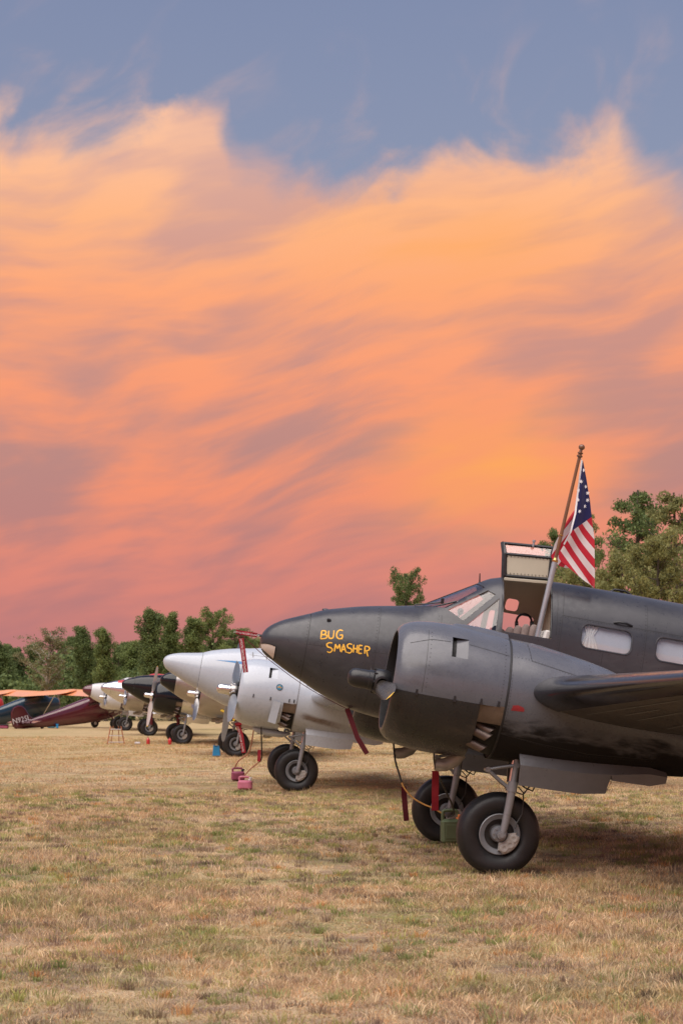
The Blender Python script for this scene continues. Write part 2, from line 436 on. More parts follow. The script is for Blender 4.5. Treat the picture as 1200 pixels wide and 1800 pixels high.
t.l.new(t.m('ADD', nF, t.noise(pos, 9, 4, .6)), bp.inputs['Height']); t.l.new(bp.outputs[0], b.inputs['Normal'])
MATS['dry_field'] = gm
def ground_h(x, y):
    return .018 * np.sin(x * 1.3 + .7 * y) * np.sin(y * .9 + .4) + .012 * np.sin(2.9 * x - 1.1 * y) 
gx = np.concatenate([[-1500, -600, -250, -120, -60], np.linspace(-30, 30, 100), [60, 120, 250, 600, 1500]])
gy = np.concatenate([[-300, -60, 0], np.linspace(5, 60, 110), np.linspace(64, 180, 30), [260, 500, 1000, 2500]])
GX, GY = np.meshgrid(gx, gy)
GZ = np.where((np.abs(GX) < 30) & (GY > 4) & (GY < 62), ground_h(GX, GY), 0) - .018
nx, ny = len(gx), len(gy)
mb = MB(); mb.v = list(map(tuple, np.stack([GX.ravel(), GY.ravel(), GZ.ravel()], 1)))
mb.f = [(j * nx + i, j * nx + i + 1, (j + 1) * nx + i + 1, (j + 1) * nx + i) for j in range(ny - 1) for i in range(nx - 1)]; mb.mi = [0] * len(mb.f)
ground = obj('ground', mb.mesh('ground', True, 0), 'dry_field'); ground['kind'] = 'structure'; ground['label'] = 'dry mown grass airfield ground'

# ------------------------------------------------------------------ twin-engine taildragger (body axes: x forward, y left, z up; origin on the ground between the main wheels)
PITCH = R(9.8)
SP, CP = math.sin(PITCH), math.cos(PITCH)
def frame(near, psi):
    """root matrix from the ground contact of the port wheel and the yaw towards the camera"""
    f = Vector((-math.cos(psi), -math.sin(psi), 0)); l = Vector((math.sin(psi), -math.cos(psi), 0)); u = Vector((0, 0, 1))
    m = Vector((near[0], near[1], 0)) - 1.97 * l
    fb = f * CP + u * SP; ub = -SP * f + CP * u
    return Matrix(((fb.x, l.x, ub.x, m.x), (fb.y, l.y, ub.y, m.y), (fb.z, l.z, ub.z, m.z), (0, 0, 0, 1)))
F1 = frame((1.559, 17.86), R(4.2))
W1 = lambda x, y, z: F1 @ Vector((x, y, z))

TOPX = [2.682, 2.675, 2.64, 2.558, 2.455, 2.337, 2.207, 2.04, 1.859, 1.664, 1.45, 1.244, 1.09, 1.0, .98, .65, .45, .38, .30, .18, 0, -.4, -1.2, -2.5, -3.6, -5.0, -6.5, -7.4, -7.6]
TOPZ = [1.94, 1.985, 2.057, 2.135, 2.197, 2.25, 2.305, 2.378, 2.432, 2.483, 2.527, 2.564, 2.596, 2.615, 2.63, 2.828, 2.947, 2.992, 3.036, 3.072, 3.10, 3.125, 3.135, 3.13, 3.09, 2.99, 2.84, 2.74, 2.60]
BOTX = [2.682, 2.672, 2.627, 2.495, 2.326, 2.161, 1.982, 1.778, 1.596, 1.478, 1.25, .9, 0, -1.5, -2.6, -4.0, -5.5, -7.0, -7.6]
BOTZ = [1.94, 1.885, 1.80, 1.725, 1.637, 1.564, 1.481, 1.408, 1.352, 1.332, 1.308, 1.30, 1.30, 1.33, 1.42, 1.66, 1.98, 2.33, 2.56]
WX = [2.682, 2.67, 2.62, 2.5, 2.3, 2.0, 1.6, 1.2, .8, .2, -1.5, -2.6, -4.0, -5.5, -7.0, -7.6]
WY = [.003, .075, .14, .215, .305, .40, .50, .57, .615, .655, .66, .645, .54, .38, .19, .02]
ZCX = [2.682, 2.3, 1.6, .9, 0, -2.5, -7.6]; ZCF = [.5, .5, .5, .53, .52, .52, .5]
def fus_ring(x, n, ins=0.0):
    zt = float(pchip(TOPX[:14], TOPZ[:14], x)) if x >= 1.0 else float(lerp(TOPX[13:], TOPZ[13:], x))
    zb = float(pchip(BOTX, BOTZ, x)); w = float(pchip(WX, WY, x))
    zc = zb + (zt - zb) * float(lerp(ZCX, ZCF, x))
    if x > .2 and x < 1.0: zc = zb + 1.30 * .53 + (float(lerp([1.0, .2], [0, .05], x)))
    nu = float(lerp([2.7, 1.3, .95, .45, .2, -2, -7.6], [2.05, 2.15, 1.75, 1.95, 2.35, 2.4, 2.1], x)); nl = float(lerp([2.7, 1.5, .5, -2, -7.6], [2.05, 2.2, 2.6, 2.6, 2.1], x))
    w = max(w - ins, .001); hu = max(zt - zc - ins, .001); hl = max(zc - zb - ins, .001)
    r = []
    for k in range(n):
        a = 2 * math.pi * k / n
        c, s = math.cos(a), math.sin(a)
        e = nu if s >= 0 else nl
        y = w * math.copysign(abs(c) ** (2 / e), c); z = zc + (hu if s >= 0 else hl) * math.copysign(abs(s) ** (2 / e), s)
        r.append((x, y, z))
    return r
NR = 72
XS_NOSE = [2.68, 2.675, 2.665, 2.65, 2.63, 2.60, 2.56, 2.51, 2.45, 2.38, 2.30, 2.24, 2.185]
XS_BODY = [2.179] + list(np.linspace(2.1, 1.05, 20)) + [1.0, .98] + list(np.linspace(.93, .45, 11)) + [.41, .37, .33, .29, .25, .21, .17, .1, 0, -.2, -.45] + list(np.linspace(-.7, -7.5, 26)) + [-7.58]
def shell(xs, o_in, i_in, closed_front):
    mb = MB()
    mb.loft([fus_ring(x, NR, o_in)[::-1] for x in xs], True, True, True, 0)
    xi = [x for x in xs if xs[-1] + .03 < x < xs[0] - .03]
    mb.loft([fus_ring(x, NR, i_in) for x in xi], True, False, False, 1)
    base = len(mb.v) - len(xi) * NR
    mb.f.append(tuple(base + j for j in range(NR))[::-1]); mb.mi.append(1)
    mb.f.append(tuple(base + (len(xi) - 1) * NR + j for j in range(NR))); mb.mi.append(1)
    return mb
def rrect(x0, x1, z0, z1, r, n=5):
    p = []
    for cx, cz, a in ((x1 - r, z1 - r, 0), (x0 + r, z1 - r, 90), (x0 + r, z0 + r, 180), (x1 - r, z0 + r, 270)):
        for k in range(n + 1):
            q = R(a + 90 * k / n); p.append((cx + r * math.cos(q), cz + r * math.sin(q)))
    return p
PANE_FRONT = [(.972, 2.604), (.972, 2.75), (.52, 3.05), (.442, 2.955), (.375, 2.908), (.762, 2.608)]
PANE_SIDE = [(.742, 2.590), (.345, 2.876), (.265, 2.838), (.572, 2.492)]
PANE_TRI = [(.548, 2.437), (.226, 2.442), (.226, 2.800)]
WINS = [rrect(-1.245, -.70, 2.432, 2.676, .075), rrect(-2.07, -1.525, 2.432, 2.676, .075), rrect(-2.90, -2.35, 2.432, 2.676, .075)]
HATCH = [(.165, 2.445), (.185, 2.9), (.185, 3.3), (-.335, 3.3), (-.345, 2.9), (-.375, 2.455)]
def build_fuselage():
    sh = shell(XS_BODY, 0, .028, False).mesh('shell')
    for _ in range(2): sh.materials.append(MATS['seam'])
    cut = MB()
    for p in (PANE_SIDE, PANE_TRI, *WINS): cut.prism(p, -1, 1)
    cut.prism(PANE_FRONT, .016, 1); cut.prism(PANE_FRONT, -1, -.016)
    me = boolean(sh, cut.mesh('c', False), 'DIFFERENCE')
    c2 = MB(); c2.prism(HATCH, .13, 1)
    me = boolean(me, c2.mesh('c2', False), 'DIFFERENCE')
    c3 = MB(); c3.prism(rrect(-.15, .0, 2.77, 2.90, .04), -1, 0); c3.prism(rrect(-.36, .16, 2.47, 2.74, .03), -1, 0)
    return boolean(me, c3.mesh('c3', False), 'DIFFERENCE')
def build_glass(polys, y0=-1, y1=1):
    sh = MB(); sh.loft([fus_ring(x, NR, .008)[::-1] for x in XS_BODY], True, True, True, 0)
    xi = [x for x in XS_BODY if -7.5 < x < 2.15]
    sh.loft([fus_ring(x, NR, .013) for x in xi], True, False, False, 0)
    base = len(sh.v) - len(xi) * NR
    sh.f.append(tuple(base + j for j in range(NR))[::-1]); sh.mi.append(0); sh.f.append(tuple(base + (len(xi) - 1) * NR + j for j in range(NR))); sh.mi.append(0)
    cut = MB()
    for p in polys: cut.prism(p, y0, y1)
    return boolean(sh.mesh('g'), cut.mesh('gc', False), 'INTERSECT')

CACHE = {}
def skin_y(x, z):
    r = fus_ring(x, 240)[:61]
    return float(np.interp(z, [p[2] for p in r], [p[1] for p in r]))
_FB = []
def full_bvh():
    if not _FB:
        _FB.append(bvh_of(MB().loft([fus_ring(x, NR)[::-1] for x in XS_NOSE + XS_BODY], True, True, True).mesh('full_skin')))
    return _FB[0]
def cached(key, fn):
    if key not in CACHE:
        r = fn(); CACHE[key] = r.mesh(key) if isinstance(r, MB) else r
    return CACHE[key]

NZ = 1.69                     # nacelle axis height
def cowl_prof():
    return [(1.10, .44), (1.22, .462), (1.33, .474), (1.385, .480), (1.402, .488), (1.405, .500), (1.392, .528), (1.355, .566), (1.30, .595), (1.22, .620), (1.10, .637), (.95, .645), (.80, .643), (.60, .632), (.44, .620), (.305, .608)]
def cowl_piece(y, up):
    prof = cowl_prof() if up else [p for p in cowl_prof() if p[0] > .56] + [(.55, .629)]
    off = 0 if up else .004
    prof = [(a, r + (off if i > 5 else 0)) for i, (a, r) in enumerate(prof)]
    inner = [(a, r - .018) for a, r in prof[6:]][::-1]
    prof = prof + inner
    a_lo = math.asin(-.105 / .64)
    mb = MB(); n = 56
    # ring angles: port side at 0, up at 90 degrees
    a0, a1 = (a_lo, math.pi - a_lo) if up else (math.pi - a_lo, 2 * math.pi + a_lo)
    rings = []
    for a, r in prof:
        rings.append([(a, y + r * math.cos(a0 + (a1 - a0) * k / n), NZ + r * math.sin(a0 + (a1 - a0) * k / n)) for k in range(n + 1)])
    mb.loft(rings[::-1], False)
    for i, f in enumerate(mb.f):
        xm = sum(mb.v[q][0] for q in f) / 4; rm = sum(math.hypot(mb.v[q][1] - y, mb.v[q][2] - NZ) for q in f) / 4
        if xm < 1.397 and rm < .4845: mb.mi[i] = 1
    return mb
def build_cowl_upper(y):
    mb = cowl_piece(y, True)
    # ledge of the carburettor fairing along the top
    rings = []
    for x, h in ((.90, .0), (.84, .028), (.74, .034), (.62, .034), (.45, .026), (.315, .012)):
        rings.append([(x, y + .17 * s, NZ + .60 + h * (1 - abs(s) ** 4) + (.034 - .045 * abs(s) ** 2) ) for s in np.linspace(-1, 1, 9)])
    mb.loft(rings[::-1], False)
    me = mb.mesh('cowl')
    bm = MB()
    bm.box((.815, y + .62, 2.092), (.155, .5, .195))
    return me, bm
def cut_open(me, x0, x1, z0, z1, side, y):
    """remove faces of a thin skin inside a side-view rectangle and return the skin with a clean rectangular hole"""
    import bmesh
    b = bmesh.new(); b.from_mesh(me)
    for co, no in (((x0, 0, 0), (1, 0, 0)), ((x1, 0, 0), (1, 0, 0)), ((0, 0, z0), (0, 0, 1)), ((0, 0, z1), (0, 0, 1))):
        fs = [f for f in b.faces if (f.calc_center_median().y - y) * side > .2 and x0 - .25 < f.calc_center_median().x < x1 + .25 and z0 - .15 < f.calc_center_median().z < z1 + .15]
        geom = list({v for f in fs for v in f.verts}) + list({e for f in fs for e in f.edges}) + fs
        bmesh.ops.bisect_plane(b, geom=geom, plane_co=co, plane_no=no)
    kill = [f for f in b.faces if (f.calc_center_median().y - y) * side > .2 and x0 < f.calc_center_median().x < x1 and z0 < f.calc_center_median().z < z1]
    bmesh.ops.delete(b, geom=kill, context='FACES')
    b.to_mesh(me); b.free(); me.set_sharp_from_angle(angle=R(38))
    return me
SLOT = (.735, .895, 1.995, 2.190)
def mk_cowl_upper(y):
    me, _ = build_cowl_upper(y)
    return cut_open(me, *SLOT, 1, y)
def mk_slot_panel(y):
    mb = MB()
    def yr(z): return y + math.sqrt(.64**2 - (z - NZ)**2)
    z0, z1 = SLOT[2] - .012, SLOT[3] + .012
    vs = []
    for x, dpt in ((.90, .075), (.72, .006)):
        vs += [(x, yr(z) - dpt, z) for z in np.linspace(z0, z1, 6)]
    vm = [(.845, yr(z) - .050, z) for z in np.linspace(z0, z1, 6)]
    mb.add(vs[:6] + vm, [(i, i + 1, i + 7, i + 6) for i in range(5)], 1)
    mb.add(vm + vs[6:], [(i, i + 1, i + 7, i + 6) for i in range(5)])
    mb.box((.86, yr(2.1) - .20, 2.07), (.20, .02, .20), mi=1)
    return mb
def mk_engine(y):
    mb = MB()
    mb.lathe([(1.34, .03), (1.34, .09), (1.30, .11), (1.16, .15), (1.10, .19), (1.0, .21), (.8, .21)], (0, y, NZ), (1, 0, 0), 24, True)
    for k in range(9):
        a = 2 * math.pi * k / 9 + .2; d = Vector((0, math.cos(a), math.sin(a))); c = Vector((1.02, y, NZ))
        pts, rad = [], []
        for i in range(9):
            for q, rr in ((0, .088), (.008, .088), (.0085, .07), (.016, .07)):
                pts.append(c + d * (.20 + i * .022 + q)); rad.append(rr)
        mb.tube(pts, rad, 10)
        mb.tube([c + d * .20 + Vector((.09, 0, 0)), c + d * .40 + Vector((.06, 0, 0))], .011, 6)
    mb.lathe([(.86, .02), (.86, .60)], (0, y, NZ), (1, 0, 0), 40)
    return mb
def mk_engine_bay(y):
    mb = MB()
    mb.lathe([(.84, .3), (.84, .50), (.5, .53), (.26, .57), (.26, .2)], (0, y, NZ - .01), (1, 0, 0), 40)
    return mb
def mk_heat_panel(y, sg):
    mb = MB(); rings = []
    for x in np.linspace(.30, .562, 5):
        rings.append([(x, y + sg * .612 * math.cos(a), NZ + .612 * math.sin(a)) for a in np.linspace(math.asin(-.27 / .612), math.asin(-.09 / .612), 7)])
    return mb.loft(rings if sg > 0 else rings[::-1], False)
def mk_stack(a, bb):
    mb = MB(); a = Vector(a); bb = Vector(bb); d = (bb - a).normalized()
    pts = [a - d * .10, a, bb, bb, bb - d * .10]; 
    u = d.cross(Vector((0, 0, 1))).normalized(); w = u.cross(d)
    rings = []
    for p, r, sl in ((a - d * .12, .046, 0), (a, .047, 0), (bb, .047, .5), (bb, .040, .5), (bb - d * .12, .038, 0)):
        rings.append([p + (u * math.cos(q) + w * math.sin(q)) * r + d * (math.sin(q) * r * sl) for q in np.linspace(0, 2 * math.pi, 17)[:-1]])
    mb.loft(rings, True)
    return mb
NACX = [.302, .06, -.16, -.46, -.71, -.85, -1.3, -2.0, -2.6, -3.05]
NACT = [2.298, 2.288, 2.262, 2.216, 2.167, 2.127, 2.0, 1.82, 1.70, 1.62]
NACB = [1.082, 1.085, 1.09, 1.105, 1.125, 1.14, 1.185, 1.275, 1.42, 1.60]
NACW = [.607, .603, .595, .575, .558, .548, .51, .42, .27, .02]
def mk_nacelle(y):
    mb = MB(); rings = []
    for x in list(np.linspace(.302, -.9, 16)) + list(np.linspace(-1.1, -3.05, 14)):
        zt, zb, w = (float(pchip(NACX, q, x)) for q in (NACT, NACB, NACW)); zc = (zt + zb) / 2
        e = float(lerp([.3, -1.0, -3], [2.0, 2.25, 2.0], x))
        rings.append([(x, y + w * math.copysign(abs(math.cos(a)) ** (2 / e), math.cos(a)), zc + (zt - zb) / 2 * math.copysign(abs(math.sin(a)) ** (2 / e), math.sin(a))) for a in np.linspace(0, 2 * math.pi, 57)[:-1]])
    mb.loft([r[::-1] for r in rings], True, True, True)
    return mb
# wing: (y, leading edge x, leading edge z, chord, thickness)
WST = [(.50, .24, 1.70, 2.80, .17), (1.40, .16, 1.745, 2.66, .172), (1.97, .10, 1.772, 2.58, .174), (2.55, .05, 1.80, 2.48, .172), (4.1, -.198, 1.880, 2.05, .158), (5.6, -.438, 1.958, 1.62, .145), (6.7, -.614, 2.016, 1.32, .13), (7.05, -.70, 2.034, 1.12, .12), (7.2, -.80, 2.042, .88, .10), (7.26, -.95, 2.045, .5, .06)]
def wing_pt(st, s, off=0.0, inc=R(2.0)):
    """s in -1..1: upper trailing edge (1) round the nose (0) to lower trailing edge (-1)"""
    y, lx, lz, c, th = st
    q = abs(s) ** 1.7 if True else 0
    yt = 5 * th * (.2969 * math.sqrt(q) - .1260 * q - .3516 * q**2 + .2843 * q**3 - .1030 * q**4)
    cam_ = .022; p = .3
    yc = cam_ / p**2 * (2 * p * q - q * q) if q < p else cam_ / (1 - p)**2 * (1 - 2 * p + 2 * p * q - q * q)
    X = q * c; Z = (yc + math.copysign(yt, s)) * c
    if off:
        e = 1e-3
        def raw(ss):
            qq = abs(ss) ** 1.7
            t_ = 5 * th * (.2969 * math.sqrt(qq) - .1260 * qq - .3516 * qq**2 + .2843 * qq**3 - .1030 * qq**4)
            return qq * c, math.copysign(t_, ss) * c
        x1, z1 = raw(s + e); x0, z0 = raw(s - e); tx, tz = x1 - x0, z1 - z0; L = math.hypot(tx, tz) or 1
        X += -tz / L * off; Z += tx / L * off
    return (lx - (X * math.cos(inc) + Z * math.sin(inc)), y, lz + Z * math.cos(inc) - X * math.sin(inc))
SS = list(np.linspace(-1, 1, 61))
def mk_wing(side, centre):
    st = [w for w in WST if (w[0] <= 2.0 if centre else w[0] >= 1.9)]
    fine = []
    for a, bq in zip(st[:-1], st[1:]):
        k = 4 if a[0] < 6.5 else 2
        for i in range(k): fine.append(tuple(a[j] + (bq[j] - a[j]) * i / k for j in range(5)))
    fine.append(st[-1])
    mb = MB(); rings = [[(p[0], p[1] * side, p[2]) for p in (wing_pt(w, s) for s in SS[:-1])] for w in fine]
    if side > 0: rings = [r[::-1] for r in rings]
    mb.loft(rings, True, True, True)
    for i, f in enumerate(mb.f):      # underside faces get the second slot
        zs = sum(mb.v[k][2] for k in f) / len(f)
    n = len(SS) - 1
    for i in range(len(fine) - 1):
        for j in range(n):
            jj = (n - 1 - j) if side > 0 else j
            mb.mi[i * n + j] = 1 if jj < n // 2 - 0 else 0
    return mb
def mk_boot(side):
    st = [WST[3]] + [tuple(WST[3][j] + (WST[6][j] - WST[3][j]) * k / 10 for j in range(5)) for k in range(1, 11)]
    # follow the same piecewise stations as the wing
    ys = np.linspace(2.50, 6.85, 24)
    st = [tuple(float(np.interp(yy, [w[0] for w in WST], [w[j] for w in WST])) for j in range(5)) for yy in ys]
    mb = MB(); s0 = .1 ** (1 / 1.7)
    rings = []
    for w in st:
        arc = [wing_pt(w, s, .011) for s in np.linspace(-s0 * 1.04, s0 * .86, 22)]
        rings.append([(p[0], p[1] * side, p[2]) for p in arc])
    if side > 0: rings = [r[::-1] for r in rings]
    mb.loft(rings, False)
    return mb
def yax(y): return (0, y, 0)
WC = Vector((.066, 0, .362))          # wheel centre (body axes)
def flat(v, extra=.012):
    """press a tyre against the ground plane of the tilted body"""
    x, y, z = v; h = x * SP + z * CP + extra
    if h < 0: x -= SP * h; z -= CP * h
    return (x, y, z)
def mk_tyre(y):
    mb = MB(); sec = []
    for k in range(36):
        a = 2 * math.pi * k / 36; e = 2.35
        ax = .138 * math.copysign(abs(math.cos(a)) ** (2 / e), math.cos(a)); rr = .300 + .118 * math.copysign(abs(math.sin(a)) ** (2 / e), math.sin(a))
        if rr > .34 and k % 4 == 1: rr -= .006
        sec.append((ax, rr))
    n = 64; rings = []
    for i in range(n):
        a = 2 * math.pi * i / n; ring = []
        for ax, rr in sec:
            x = WC.x + rr * math.cos(a); z = WC.z + rr * math.sin(a)
            h = x * SP + z * CP
            bul = 1 + .22 * max(0, (.16 - h) / .16) if h < .16 else 1
            ring.append(flat((x, y + ax * bul, z)))
        rings.append(ring)
    rings.append(rings[0]); mb.loft([r[::-1] for r in rings], True)
    return mb
def mk_rim(y):
    mb = MB(); o = (WC.x, y, WC.z)
    mb.lathe([(.085, .150), (.100, .172), (.118, .198), (.112, .206), (.098, .207), (.085, .195), (-.09, .195), (-.112, .206), (-.10, .15), (-.06, .04)], o, (0, 1, 0), 40)
    mb.lathe([(.085, .152), (.045, .146), (.030, .10), (.05, .06), (.10, .055), (.115, .048), (.118, .0)], o, (0, 1, 0), 40, mi=1)
    return mb
def mk_hub(y):
    mb = MB(); o = Vector((WC.x, y, WC.z))
    mb.lathe([(.05, .085), (.115, .080), (.125, .072), (.125, .0)], o, (0, 1, 0), 24)
    for k in range(8):
        a = 2 * math.pi * k / 8; c = o + Vector((.062 * math.cos(a), .125, .062 * math.sin(a)))
        mb.tube([c, c + Vector((0, .014, 0))], .009, 6)
    return mb
def mk_brake(y):
    """caliper clamped round the lower rear of the disc"""
    mb = MB(); o = Vector((WC.x, y, WC.z)); a0, a1 = R(-196), R(-92)
    rings = []
    for a in np.linspace(a0, a1, 15):
        c, s = math.cos(a), math.sin(a)
        q = 1 if .1 < (a - a0) / (a1 - a0) < .9 else .72
        rings.append([o + Vector((r * c, t_, r * s)) for r, t_ in ((.078, .098), (.196 * q + .078 * (1 - q), .098), (.196 * q + .078 * (1 - q), .150), (.186 * q + .078 * (1 - q), .160), (.088, .160), (.078, .150))])
    mb.loft(rings, True, True, True)
    for f in (.22, .5, .78):
        a = a0 + (a1 - a0) * f; c = o + Vector((.137 * math.cos(a), .158, .137 * math.sin(a)))
        mb.lathe([(0, .042), (.010, .042), (.014, .037), (.014, .018), (.007, .015), (.007, 0)], c, (0, 1, 0), 14)
    return mb
def mk_strut(y):
    mb = MB(); s = y + .205
    mb.tube([(.035, s - .02, 1.30), (.034, s - .012, .86)], .030, 14)
    mb.tube([(.034, s - .015, .90), (.034, s - .012, .80)], .050, 14)
    mb.tube([(.034, s - .012, .84), (.038, s - .006, .66), (.045, s - .004, .48), (.055, s, .375)], [.041, .040, .038, .034], 14)
    mb.tube([(WC.x, s + .028, WC.z), (WC.x, y + .05, WC.z)], .042, 16)
    mb.tube([(WC.x, s + .045, WC.z), (WC.x, s + .025, WC.z)], .026, 10)
    # inner leg and cross piece up in the wheel well
    mb.tube([(.02, s - .19, 1.3), (.025, s - .15, .95), (.034, s - .02, .83)], .022, 10)
    return mb
def mk_piston(y):
    mb = MB(); s = y + .205
    mb.tube([(.06, s - .05, 1.15), (.058, s - .045, .84)], .016, 10)
    return mb
def mk_drag(y):
    mb = MB(); s = y + .15
    for dy in (-.035, .035):
        mb.tube([(.305, s + dy, .977), (.17, s + dy, 1.022), (.032, s + dy, 1.064)], .017, 8)
        mb.tube([(.305, s + dy, .977), (.19, s + dy, .905), (.066, s + dy, .829)], .017, 8)
    mb.tube([(.305, s - .06, .977), (.305, s + .06, .977)], .027, 12)
    mb.tube([(.032, s - .07, 1.064), (.032, s + .07, 1.064)], .030, 12)
    mb.tube([(.066, s - .06, .829), (.066, s + .06, .829)], .027, 12)
    return mb
def mk_brake_line(y):
    mb = MB(); s = y + .2
    mb.tube([(-.02, s, .90), (-.09, s, .86), (-.17, s, .84), (-.19, s, .92), (-.185, s - .03, 1.02)], .009, 6)
    mb.tube([(-.02, s, .86), (-.08, s, .81), (-.10, s - .02, .72), (-.11, s - .03, .60), (-.07, s - .02, .50), (-.06, s, .45)], .007, 6)
    mb.tube([(-.01, s + .02, .80), (-.08, s + .01, .79), (-.13, s, .88), (-.12, s, 1.0)], .008, 6)
    return mb
DOORP = [(.048, 1.187), (-.50, 1.222), (-1.206, 1.270), (-1.413, 1.243), (-1.425, 1.137), (-1.279, 1.078), (-1.273, 1.117), (-1.05, 1.09), (-.894, 1.075), (-.87, 1.0), (-.854, .938), (-.706, .896), (-.35, .887), (.006, .878)]
def mk_door(y, side):
    """folded sheet door hanging beside the wheel well, creased along its length"""
    mb = MB(); top = [(.048, 1.187), (-.3, 1.21), (-.60, 1.229), (-.894, 1.249), (-1.206, 1.27), (-1.425, 1.243)]
    cre = [(.025, 1.075), (-.3, 1.088), (-.60, 1.10), (-.88, 1.13), (-1.25, 1.20), (-1.43, 1.20)]
    bot = [(.006, .878), (-.3, .884), (-.60, .893), (-.854, .938), (-.895, 1.078), (-1.0, 1.083)]
    y0 = y + side * .335
    def Y(lvl): return {0: y0 + side * .0, 1: y0 + side * .045, 2: y0 + side * .02}[lvl]
    out_ = []
    for dy in (0, -.022 * side):
        rr = [[(x, Y(0) + dy, z) for x, z in top], [(x, Y(1) + dy, z) for x, z in cre]]
        mb.loft(rr, False)
        low = [(.006, .878), (-.3, .884), (-.60, .893), (-.854, .938)]
        up_ = [(.025, 1.075), (-.3, 1.088), (-.60, 1.10), (-.88, 1.13)]
        mb.loft([[(x, Y(1) + dy, z) for x, z in up_], [(x, Y(2) + dy, z) for x, z in low]], False)
        tail_u = [(-.88, 1.13), (-1.25, 1.20), (-1.43, 1.20)]; tail_l = [(-.894, 1.075), (-1.275, 1.085), (-1.425, 1.137)]
        mb.loft([[(x, Y(1) + dy, z) for x, z in tail_u], [(x, Y(1) - .005 * side + dy, z) for x, z in tail_l]], False)
    # rim strip joining both skins
    edge = [(.048, 1.187, 0), (.025, 1.075, 1), (.006, .878, 2), (-.3, .884, 2), (-.60, .893, 2), (-.854, .938, 2), (-.894, 1.075, 1), (-1.275, 1.085, 1), (-1.425, 1.137, 1), (-1.43, 1.20, 1), (-1.425, 1.243, 0)]
    mb.loft([[(x, Y(l), z) for x, z, l in edge], [(x, Y(l) - .022 * side, z) for x, z, l in edge]], False)
    return mb
def mk_blade():
    """propeller blade along +z, hub centre at the origin, x forward"""
    mb = MB(); rings = []; L = 1.22
    for i, q in enumerate(np.linspace(.0, 1, 26)):
        r = .07 + q * (L - .07)
        ch = float(pchip([.07, .16, .28, .55, .9, 1.08, 1.17, 1.215, 1.22], [.075, .085, .15, .205, .185, .155, .115, .055, .01], r)); th = float(pchip([.07, .16, .28, .55, .9, 1.22], [.075, .075, .055, .032, .017, .004], r))
        tw = R(float(lerp([.07, .3, .6, 1.22], [76, 62, 48, 36], r)))
        ring = []
        for k in range(14):
            a = 2 * math.pi * k / 14; px, py = ch / 2 * math.cos(a), th / 2 * math.sin(a)
            py *= 1 if py > 0 else .6
            # chord direction turned from the disc plane (y) towards the axis (x)
            ring.append((px * math.sin(tw) + py * math.cos(tw), px * math.cos(tw) - py * math.sin(tw), r))
        rings.append(ring)
    mb.loft(rings, True, True, True)
    for i, f in enumerate(mb.f):
        if sum(mb.v[k][2] for k in f) / len(f) > 1.165: mb.mi[i] = 1
    return mb
def mk_dome():
    mb = MB()
    prof = [(.335, .0), (.333, .03), (.322, .058), (.30, .08), (.27, .091), (.23, .0945), (.13, .0945), (.125, .100), (.085, .100), (.08, .092), (.04, .085), (-.05, .085), (-.12, .075)]
    mb.lathe(prof, (0, 0, 0), (1, 0, 0), 28)
    return mb
def mk_barrel():
    mb = MB()
    mb.lathe([(.075, .07), (.07, .115), (.04, .125), (-.05, .125), (-.08, .11), (-.09, .05)], (0, 0, 0), (1, 0, 0), 24)
    for s in (-1, 1):
        mb.lathe([(.06, .072), (.15, .066), (.16, .075), (.185, .075), (.19, .055)], (0, 0, 0), (0, 0, s), 18)
    for k in range(8):
        a = 2 * math.pi * k / 8; mb.tube([(.05, .118 * math.cos(a), .118 * math.sin(a)), (.085, .118 * math.cos(a), .118 * math.sin(a))], .010, 6)
    return mb
def mk_scoop(y):
    mb = MB()
    mb.tube([(.80, y - .02, .935), (.76, y - .02, .937), (.70, y - .02, .95), (.62, y - .02, 1.0), (.56, y - .02, 1.09)], [.060, .066, .068, .066, .06], 16, False)
    mb.tube([(.80, y - .02, .935), (.78, y - .02, .936)], [.052, .045], 16, True, 1)
    return mb
def mk_fairing(y):
    mb = MB()
    mb.loft([[(x, y + .0 + w * math.cos(a), z + .05 * h * math.sin(a)) for a in np.linspace(0, 2 * math.pi, 13)[:-1]] for x, z, w, h in ((1.02, 1.02, .02, .3), (.96, 1.005, .08, 1), (.75, .985, .11, 1.4), (.45, .995, .10, 1.2), (.30, 1.03, .03, .4))], True, True, True)
    return mb
def mk_fin(s):
    mb = MB()
    prof = [(-6.35, 2.55), (-6.5, 3.2), (-6.75, 3.65), (-7.1, 3.78), (-7.4, 3.6), (-7.55, 3.1), (-7.55, 2.5), (-7.3, 2.15), (-6.8, 2.1)]
    rings = []
    for k, t_ in ((0, .02), (1, .05), (1, -.05), (0, -.02)):
        sc = 1 if k else 1
        cx, cz = -6.95, 2.9
        f = .96 if k else 1.0
        rings.append([(cx + (x - cx) * f, s * 1.75 + t_, cz + (z - cz) * f) for x, z in prof])
    mb.loft(rings, True, True, True)
    return mb
def mk_stab():
    mb = MB(); rings = []
    for y in np.linspace(-1.9, 1.9, 12):
        c = .95 - .12 * abs(y) ** 1.2 * .3
        rings.append([(-6.35 - q[0] * c, y, 2.72 + q[1]) for q in ((0, 0), (.1, .04), (.35, .055), (.7, .03), (1, 0), (.7, -.03), (.35, -.055), (.1, -.04))])
    mb.loft(rings, True, True, True)
    return mb
def mk_tailwheel():
    mb = MB(); h = 7.0 * SP / CP
    o = (-6.9, 0, 1.36)
    mb.lathe([(-.06, .05), (-.07, .1), (-.04, .15), (.04, .15), (.07, .1), (.06, .05), (-.06, .05)], o, (0, 1, 0), 24)
    mb.tube([(-6.9, .1, 1.36), (-6.75, .08, 1.8), (-6.6, 0, 2.25)], .03, 8)
    mb.tube([(-6.9, -.1, 1.36), (-6.75, -.08, 1.8), (-6.6, 0, 2.25)], .03, 8)
    return mb

